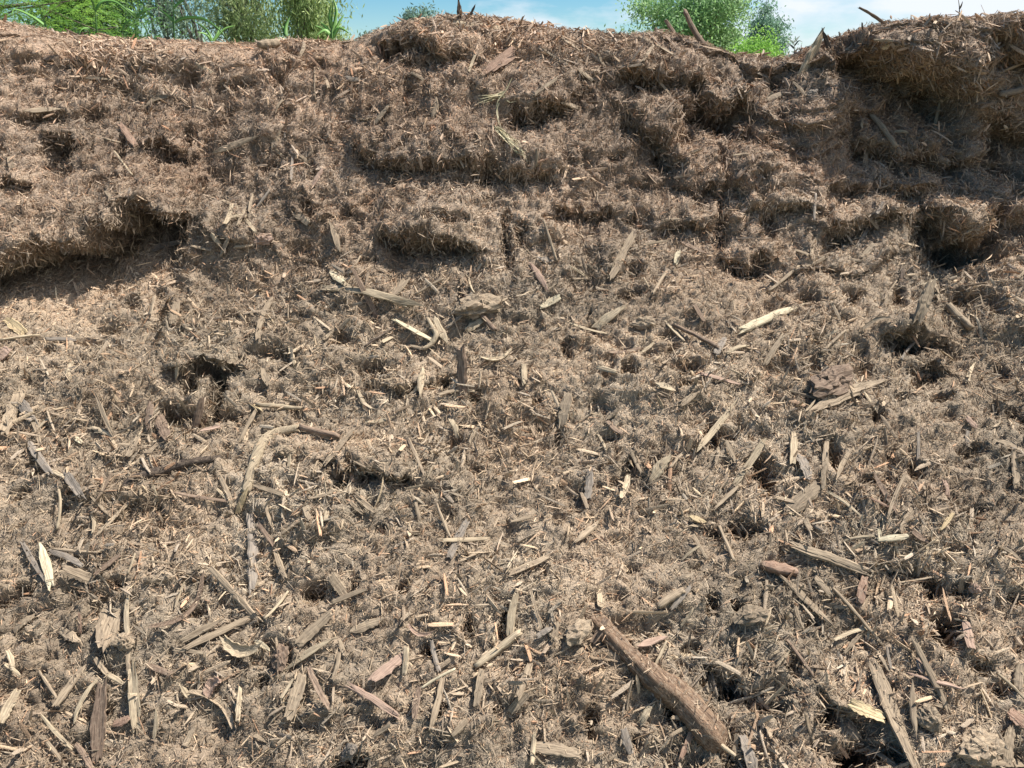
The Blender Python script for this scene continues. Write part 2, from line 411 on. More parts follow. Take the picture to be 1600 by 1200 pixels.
HOLES = [  # x, y, rx, ry (pixels), depth (m)
 (92, 230, 20, 24, .07), (105, 266, 18, 14, .05), (270, 240, 28, 14, .07), (140, 178, 20, 8, .05), (125, 106, 14, 9, .05), (205, 140, 24, 8, .04),
 (115, 66, 10, 8, .04), (300, 128, 16, 16, .05), (378, 136, 24, 8, .06), (345, 190, 16, 8, .04), (300, 208, 8, 14, .05), (196, 235, 7, 22, .05),
 (165, 285, 24, 8, .05), (305, 280, 12, 9, .05), (95, 130, 10, 7, .03), (620, 76, 36, 14, .06), (662, 108, 30, 10, .06), (716, 92, 12, 7, .04),
 (740, 105, 12, 6, .04), (455, 82, 20, 9, .04), (435, 125, 14, 14, .04), (450, 178, 12, 6, .04), (575, 247, 16, 14, .05), (640, 266, 26, 8, .06),
 (682, 261, 18, 8, .05), (762, 270, 20, 22, .07), (720, 285, 16, 6, .04), (655, 390, 36, 18, .08), (735, 400, 18, 10, .05), (575, 412, 14, 7, .05),
 (484, 332, 18, 9, .06), (542, 338, 9, 9, .04), (790, 360, 7, 38, .07), (793, 400, 7, 26, .07), (690, 345, 30, 9, .05), (420, 262, 12, 12, .05), (487, 270, 8, 12, .05),
 (616, 288, 24, 7, .05), (800, 190, 18, 10, .05), (845, 182, 26, 12, .07), (888, 172, 14, 9, .06), (912, 152, 12, 10, .05), (980, 190, 10, 16, .06),
 (1010, 136, 22, 14, .08), (1072, 124, 18, 8, .06), (1092, 142, 12, 9, .05), (1085, 178, 30, 16, .09), (1130, 190, 40, 22, .11), (1068, 215, 16, 12, .07),
 (1040, 238, 18, 24, .07), (1132, 262, 9, 30, .11), (1129, 320, 8, 34, .10), (1130, 360, 12, 22, .08), (1170, 222, 34, 9, .09), (1110, 292, 20, 6, .05),
 (930, 335, 34, 9, .06), (870, 340, 18, 7, .05), (1175, 420, 30, 12, .07), (1200, 348, 14, 26, .06), (1155, 300, 8, 14, .05),
 (812, 370, 8, 22, .06), (990, 340, 14, 9, .05), (960, 243, 8, 7, .04), (820, 275, 18, 10, .05), (1060, 350, 18, 9, .05),
 (1320, 70, 26, 14, .09), (1400, 118, 46, 12, .09), (1450, 150, 40, 18, .09), (1340, 98, 30, 14, .06), (1470, 176, 36, 12, .07), (1560, 215, 22, 34, .09),
 (1310, 215, 18, 10, .07), (1340, 236, 26, 9, .07), (1420, 268, 44, 8, .06), (1330, 370, 34, 14, .08), (1530, 395, 60, 24, .12), (1480, 300, 20, 14, .09),
 (1560, 335, 46, 24, .12), (1440, 358, 20, 22, .09), (1290, 330, 10, 9, .05), (1250, 330, 8, 6, .04), (1590, 260, 24, 24, .09), (1205, 140, 8, 7, .04),
 (1272, 462, 14, 11, .06), (1335, 462, 16, 10, .06), (1411, 452, 11, 16, .06), (1515, 452, 26, 12, .06), (1560, 470, 14, 12, .05), (1430, 535, 44, 10, .06),
 (1462, 586, 34, 9, .06), (1272, 535, 12, 12, .06), (1352, 572, 16, 11, .05), (1270, 578, 9, 6, .04), (990, 420, 10, 14, .06), (985, 462, 20, 7, .04),
 (1015, 562, 12, 10, .06), (1055, 550, 14, 12, .06), (1070, 585, 20, 14, .06), (885, 545, 8, 14, .05), (985, 585, 12, 12, .05), (1075, 610, 18, 8, .05), (1580, 575, 16, 14, .05),
 (162, 508, 15, 7, .05), (70, 542, 12, 6, .05), (132, 528, 20, 6, .04), (250, 485, 10, 10, .05), (200, 465, 14, 7, .05), (320, 590, 38, 14, .06),
 (278, 652, 24, 17, .07), (300, 610, 20, 16, .05), (335, 622, 16, 30, .06), (356, 652, 20, 11, .06), (316, 662, 26, 8, .04), (370, 580, 14, 6, .05), (425, 552, 28, 6, .05), (530, 530, 14, 10, .05),
 (580, 570, 22, 9, .05), (578, 602, 18, 8, .05), (632, 612, 14, 9, .06), (692, 592, 16, 12, .06), (743, 618, 10, 8, .05), (600, 758, 34, 9, .06), (532, 765, 11, 20, .07),
 (522, 728, 14, 9, .05), (705, 700, 8, 18, .06), (663, 732, 9, 6, .05), (742, 732, 9, 7, .05), (465, 727, 16, 10, .05), (590, 832, 10, 6, .04), (840, 625, 8, 12, .04),
 (872, 680, 6, 14, .05), (948, 685, 12, 8, .06), (988, 725, 6, 12, .05), (962, 752, 10, 8, .05), (1112, 680, 10, 20, .06), (1140, 680, 14, 9, .05),
 (1190, 748, 26, 28, .12), (1302, 725, 11, 24, .10), (1350, 758, 16, 7, .06), (1370, 655, 11, 11, .05), (1425, 748, 10, 14, .05), (1520, 710, 22, 10, .05),
 (1520, 802, 26, 6, .06), (1485, 790, 10, 10, .05), (1592, 645, 12, 14, .05), (1415, 620, 14, 6, .04), (1480, 620, 18, 8, .05),
 (1430, 900, 22, 16, .07), (1455, 930, 20, 20, .08), (1472, 985, 26, 30, .12), (1500, 930, 12, 10, .06), (1525, 1050, 20, 10, .06), (1560, 1080, 16, 8, .06),
 (488, 930, 15, 24, .09), (670, 1022, 12, 12, .07), (636, 925, 10, 9, .05), (790, 975, 9, 22, .06), (732, 985, 6, 20, .05), (1160, 830, 26, 12, .06),
 (1120, 835, 14, 9, .05), (115, 775, 12, 11, .05), (35, 776, 12, 8, .05), (68, 740, 10, 10, .05), (8, 648, 10, 6, .05), (180, 652, 9, 8, .05), (38, 925, 14, 10, .07), (8, 938, 12, 8, .06),
 (185, 912, 12, 6, .05), (360, 885, 12, 9, .05), (1340, 1190, 34, 28, .14), (1305, 1125, 26, 10, .06), (1400, 1175, 12, 14, .06), (1165, 1085, 32, 12, .07),
 (1105, 1060, 12, 10, .05), (1055, 1115, 12, 16, .07), (1000, 1160, 10, 14, .06), (1145, 1185, 10, 10, .06), (1270, 975, 16, 9, .05), (1200, 1105, 30, 8, .04),
 (410, 1065, 10, 9, .05), (780, 1110, 8, 10, .05), (690, 1115, 12, 9, .06), (545, 1192, 22, 8, .06), (1240, 1040, 6, 16, .04), (1080, 1015, 14, 9, .05), (1115, 945, 10, 12, .05), (1150, 945, 10, 10, .05),
 (925, 1130, 7, 34, .05), (975, 1010, 14, 9, .05), (1525, 960, 8, 10, .03), (555, 918, 8, 12, .05), (1580, 940, 10, 10, .04), (300, 955, 22, 8, .05),
]
hn = n4.fbm(XX / 0.035, SS / 0.03, 3)
for (hx, hy, rx, ry, dp) in HOLES:
    x_, s_, h = xs_of(hx, hy)
    _, sa, _ = xs_of(hx, hy - ry); _, sb, _ = xs_of(hx, hy + ry)
    rm = max(rx * axis_depth(h) / FPX, 0.012); rs = max(abs(sa - sb) / 2, 0.012)
    i0, i1 = np.searchsorted(xs, [x_ - 1.8 * rm, x_ + 1.8 * rm]); j0, j1 = np.searchsorted(ss, [s_ - 1.8 * rs, s_ + 1.8 * rs])
    xx = XX[i0:i1, j0:j1]; sv = SS[i0:i1, j0:j1]
    q = np.sqrt(((xx - x_) / rm) ** 2 + ((sv - s_) / rs) ** 2) + 0.42 * hn[i0:i1, j0:j1]
    # the upper rim hangs over: pit walls are steep at the top and open at the bottom
    w_ = np.where(sv > s_, 0.25, 0.55); dp *= 1.6 + (0.5 if hy > 420 else 0)
    dn[i0:i1, j0:j1] -= dp * smooth01((1.15 - q) / w_)
# rounded masses that stand proud
BUMPS = [(1190, 275, 55, 50, .05), (840, 240, 60, 25, .03), (700, 215, 60, 25, .02), (40, 330, 90, 45, .05), (170, 350, 40, 30, .03), (1260, 190, 60, 40, .03),
         (1490, 120, 110, 60, .015), (1385, 345, 40, 34, .05), (1490, 335, 34, 24, .05), (1545, 165, 40, 24, .04), (680, 340, 60, 30, .03), (850, 350, 40, 25, .02),
         (1400, 510, 70, 16, .03), (600, 715, 70, 26, .03), (360, 360, 60, 40, .04), (250, 100, 90, 30, .02), (1010, 470, 60, 30, .02), (200, 600, 120, 50, .02), (1440, 225, 50, 12, .03)]
for (hx, hy, rx, ry, dp) in BUMPS:
    x_, s_, h = xs_of(hx, hy)
    _, sa, _ = xs_of(hx, hy - ry); _, sb, _ = xs_of(hx, hy + ry)
    rm = rx * axis_depth(h) / FPX; rs = max(abs(sa - sb) / 2, .02)
    dn += dp * np.exp(-(((XX - x_) / rm) ** 2 + ((SS - s_) / rs) ** 2))

keep = smooth01((4.4 - SS) / 0.5)
crestfix = 1 - 0.65 * smooth01((SS - 2.95) / 0.12) * smooth01((3.6 - SS) / 0.2)
dn *= act * keep * crestfix; dh *= act * keep
gx = np.gradient(base, xs, axis=0); gs = np.gradient(base, ss, axis=1)
N = np.cross(gx, gs); N /= np.linalg.norm(N, axis=2, keepdims=True)
pos = base + N * dn[..., None]
pos[:, :, 1] -= dh * 0.97
pos[:, :, 2] += dh * 0.12
pos[:, :, 0] += 0.006 * n5.fbm(XX / .03, SS / .03, 2)

# natural colour of the mulch: redder and darker fresh stuff on the upper face, drier and greyer lower down
def heap_tint(x, s):
    up = smooth01((s - 1.9) / 0.8)
    c = np.array([0.388, 0.303, 0.220])[None] * (1 - up)[:, None] + np.array([0.375, 0.278, 0.205])[None] * up[:, None]
    v = 1 + 0.19 * n2.fbm(x / 0.35 + 2, s / 0.3, 3) + 0.12 * n3.fbm(x / 0.07, s / 0.06, 2)
    h_ = n4.fbm(x / 0.22 + 31, s / 0.16 + 8, 3)[:, None]          # damp, redder and greyer patches
    c = c * (1 + h_ * np.array([[0.028, -0.004, -0.026]]))
    return np.clip(c * v[:, None], 0.02, 0.9)
flat = pos.reshape(-1, 3)
bc = heap_tint(XX.ravel(), SS.ravel()) * 0.74  # sheet darker than its shreds: moist fines, plus gap shade put into the colour
me = np_mesh('heap', flat, np.full(len(gf), 4), gf.ravel(), bc, True)
heap = link_mesh('mulch_terrain', me, mulch_mat('mulch_fines', bump=1.0, scale=260))
props(heap, kind='structure')
bvh = BVHTree.FromPolygons([tuple(v) for v in flat.tolist()], gf.tolist())

# flat yard around the heap, out to the horizon
def build_ground():
    n = 60
    r = np.concatenate([[0], np.geomspace(1.5, 1800, n)])
    a = np.linspace(0, 2 * np.pi, 97)[:-1]
    vs = [(0, 2, -0.02)]
    for q in r[1:]:
        for t in a:
            z = -0.02 - 0.02 * math.sin(q * 3 + t * 5) if q < 40 else -0.02
            vs.append((q * math.cos(t), 2 + q * math.sin(t), z))
    fs = []; sizes = []
    for k in range(96):
        fs += [0, 1 + k, 1 + (k + 1) % 96]; sizes.append(3)
    for i in range(n - 1):
        for k in range(96):
            b0 = 1 + i * 96; b1 = b0 + 96; k2 = (k + 1) % 96
            fs += [b0 + k, b1 + k, b1 + k2, b0 + k2]; sizes.append(4)
    me = np_mesh('ground', np.array(vs), np.array(sizes), np.array(fs), None, True)
    m, nn, l, b = mat_new('yard_soil')
    t = nn.new('ShaderNodeTexNoise'); t.inputs['Scale'].default_value = 0.4; t.inputs['Detail'].default_value = 8
    tcn = nn.new('ShaderNodeTexCoord'); l.new(tcn.outputs['Object'], t.inputs['Vector'])
    r_ = nn.new('ShaderNodeValToRGB')
    r_.color_ramp.elements[0].color = (0.05, 0.075, 0.025, 1); r_.color_ramp.elements[1].color = (0.16, 0.12, 0.075, 1)
    r_.color_ramp.elements[0].position = 0.4; r_.color_ramp.elements[1].position = 0.6
    l.new(t.outputs['Fac'], r_.inputs['Fac']); l.new(r_.outputs['Color'], b.inputs['Base Color'])
    b.inputs['Roughness'].default_value = 0.95
    props(link_mesh('ground', me, m), kind='structure')
build_ground()
# ------------------------------------------------------------------ single pieces of wood
def surf(px, py):
    h, nrm, fi, d = bvh.ray_cast(CAM, ray(px, py).normalized())
    return h
def place(px, py, depth_hint=None):
    h = surf(px, py)
    if h is None:
        k = 0
        while h is None and k < 60:
            k += 1; h = surf(px, py + 3 * k)
        dd = axis_depth(h) if h is not None else 3.0
        if depth_hint: dd = depth_hint
        return CAM + ray(px, py) * dd
    return h

def wood_mesh(name, L, W, T, seed, taper=(0.7, 0.6), bend=0.03, twist=0.2, jag=0.06, ridge=0.12, path=None, rings=12, k=12, curl=0.0, lump=0.0):
    """one piece of broken wood: fibre ridges run its whole length, the ends are torn fibre by fibre"""
    r_ = np.random.default_rng(seed)
    th = np.linspace(0, 2 * np.pi, k, endpoint=False)
    sq = lambda c: np.sign(c) * np.abs(c) ** 0.65
    cy = sq(np.cos(th)); cz = sq(np.sin(th))
    rid = 1 + ridge * r_.normal(0, 1, k)
    e0 = r_.normal(0, jag, k); e1 = r_.normal(0, jag, k)
    V = []
    bz = r_.normal(0, bend); by = r_.normal(0, bend)
    wob = r_.normal(0, 0.07, (rings, 2)); wid = 1 + r_.normal(0, 0.07, rings)
    for i in range(rings):
        t = i / (rings - 1); a = t - 0.5
        e = 1.0
        if t < 0.35: e = taper[0] + (1 - taper[0]) * math.sin(min(t / 0.35, 1) * math.pi / 2)
        if t > 0.55: e = min(e, taper[1] + (1 - taper[1]) * math.cos((t - 0.55) / 0.45 * math.pi / 2))
        e *= wid[i]
        tw = twist * a * 2
        xx = a * L + (e0 * (1 - t) ** 3 + e1 * t ** 3) * L
        yy = cy * rid * e * W * .5; zz = cz * rid * (e * .6 + .4) * T * .5
        if lump: 
            q = 1 + lump * r_.normal(0, 1, k); yy = yy * q; zz = zz * q
        zz = zz + curl * (yy / (W * .5)) ** 2 * W * .5
        y2 = yy * math.cos(tw) - zz * math.sin(tw); z2 = yy * math.sin(tw) + zz * math.cos(tw)
        y2 = y2 + by * L * (4 * a * a - 1) + wob[i, 0] * W * .5; z2 = z2 + bz * L * (4 * a * a - 1) + wob[i, 1] * T * .5
        V.append(np.stack([xx, y2, z2], 1))
    V = np.concatenate(V)
    c0 = V[:k].mean(0); c1 = V[-k:].mean(0)
    V = np.concatenate([V, [c0, c1]])
    f = []; sz = []
    for i in range(rings - 1):
        for q in range(k):
            f += [i * k + q, (i + 1) * k + q, (i + 1) * k + (q + 1) % k, i * k + (q + 1) % k]; sz.append(4)
    n0 = rings * k
    for q in range(k):
        f += [n0, q, (q + 1) % k]; sz.append(3)
        f += [n0 + 1, (rings - 1) * k + (q + 1) % k, (rings - 1) * k + q]; sz.append(3)
    me = np_mesh(name, V, np.array(sz), np.array(f), None, False)
    return me

from mathutils import noise as mnoise
def lump_mesh(name, L, W, T, seed):
    nu, nv = 26, 15; V = [(0, 0, -1)]
    for j in range(1, nv):
        for i in range(nu):
            a = 2 * math.pi * i / nu; b = math.pi * (j / nv - .5)
            V.append((math.cos(a) * math.cos(b), math.sin(a) * math.cos(b), math.sin(b)))
    V.append((0, 0, 1)); out = []
    for v in V:
        v = Vector(v); o = Vector((seed * 3.1, seed * 1.7, 0))
        r = 1 + .38 * mnoise.noise(v * 1.4 + o) + .30 * mnoise.noise(v * 3.4 + o) + .22 * mnoise.noise(v * 8 + o)
        out.append((v.x * r * L * .5, v.y * r * W * .5, v.z * r * T * .5))
    f = []; sz = []
    for i in range(nu):
        f += [0, 1 + (i + 1) % nu, 1 + i]; sz.append(3)
    for j in range(nv - 2):
        for i in range(nu):
            a = 1 + j * nu; f += [a + i, a + (i + 1) % nu, a + nu + (i + 1) % nu, a + nu + i]; sz.append(4)
    a = 1 + (nv - 2) * nu
    for i in range(nu):
        f += [a + i, a + (i + 1) % nu, len(V) - 1]; sz.append(3)
    return np_mesh(name, np.array(out), np.array(sz), np.array(f), None, False)

def frame_matrix(p0, p1, nrm):
    x = (p1 - p0).normalized()
    z = (nrm - x * nrm.dot(x)).normalized()
    y = z.cross(x)
    m = Matrix((x, y, z)).transposed().to_4x4()
    m.translation = (p0 + p1) / 2
    return m

def seat(x1, y1, x2, y2, standing):
    """end points in the place for a piece that the photograph shows between two pixels"""
    if standing:
        da = axis_depth(place(x1, y1 + 9))
        a = CAM + ray(x1 - (x2 - x1) * .22, y1 - (y2 - y1) * .22 + 5) * (da + .004)
        b = CAM + ray(x2, y2) * (da - 0.01)
        return a, b, (Vector((0, -0.9, 0.3)) + RT * rnd.uniform(-.5, .5)).normalized(), 0
    a = place(x1, y1); b = place(x2, y2)
    # limit how far the two ends differ in depth (do not bridge a lip and a hollow)
    nb_ = base_normal((x1 + x2) / 2, (y1 + y2) / 2)
    A0, B0 = xs_of(x1, y1)[2], xs_of(x2, y2)[2]
    oa = (a - A0).dot(nb_); ob = (b - B0).dot(nb_)
    m_ = (oa + ob) / 2; lim = 0.25 * (B0 - A0).length + 0.004
    ta_ = m_ + max(-lim, min(lim, oa - m_)); tb_ = m_ + max(-lim, min(lim, ob - m_))
    def along(px, py, base_h, off):       # point on the pixel's ray at the wanted height over the smooth heap
        r_ = ray(px, py); t = off / min(r_.dot(nb_), -0.4 * r_.length)
        return base_h + r_ * t
    a2 = along(x1, y1, A0, ta_); b2 = along(x2, y2, B0, tb_)
    if (b2 - a2).length > 2.2 * math.hypot(x2 - x1, y2 - y1) * axis_depth(a2) / FPX + .01:
        b2 = CAM + ray(x2, y2) * (axis_depth(a2) + .01)
    # lift it clear of the lumps in between
    worst = 0
    for q in (0.2, 0.4, 0.5, 0.6, 0.8):
        px, py = x1 + (x2 - x1) * q, y1 + (y2 - y1) * q
        h = place(px, py); c = a2.lerp(b2, q)
        worst = max(worst, min((h - c).dot(nb_), 0.03))
    return a2, b2, nb_, worst

LITTERED = []
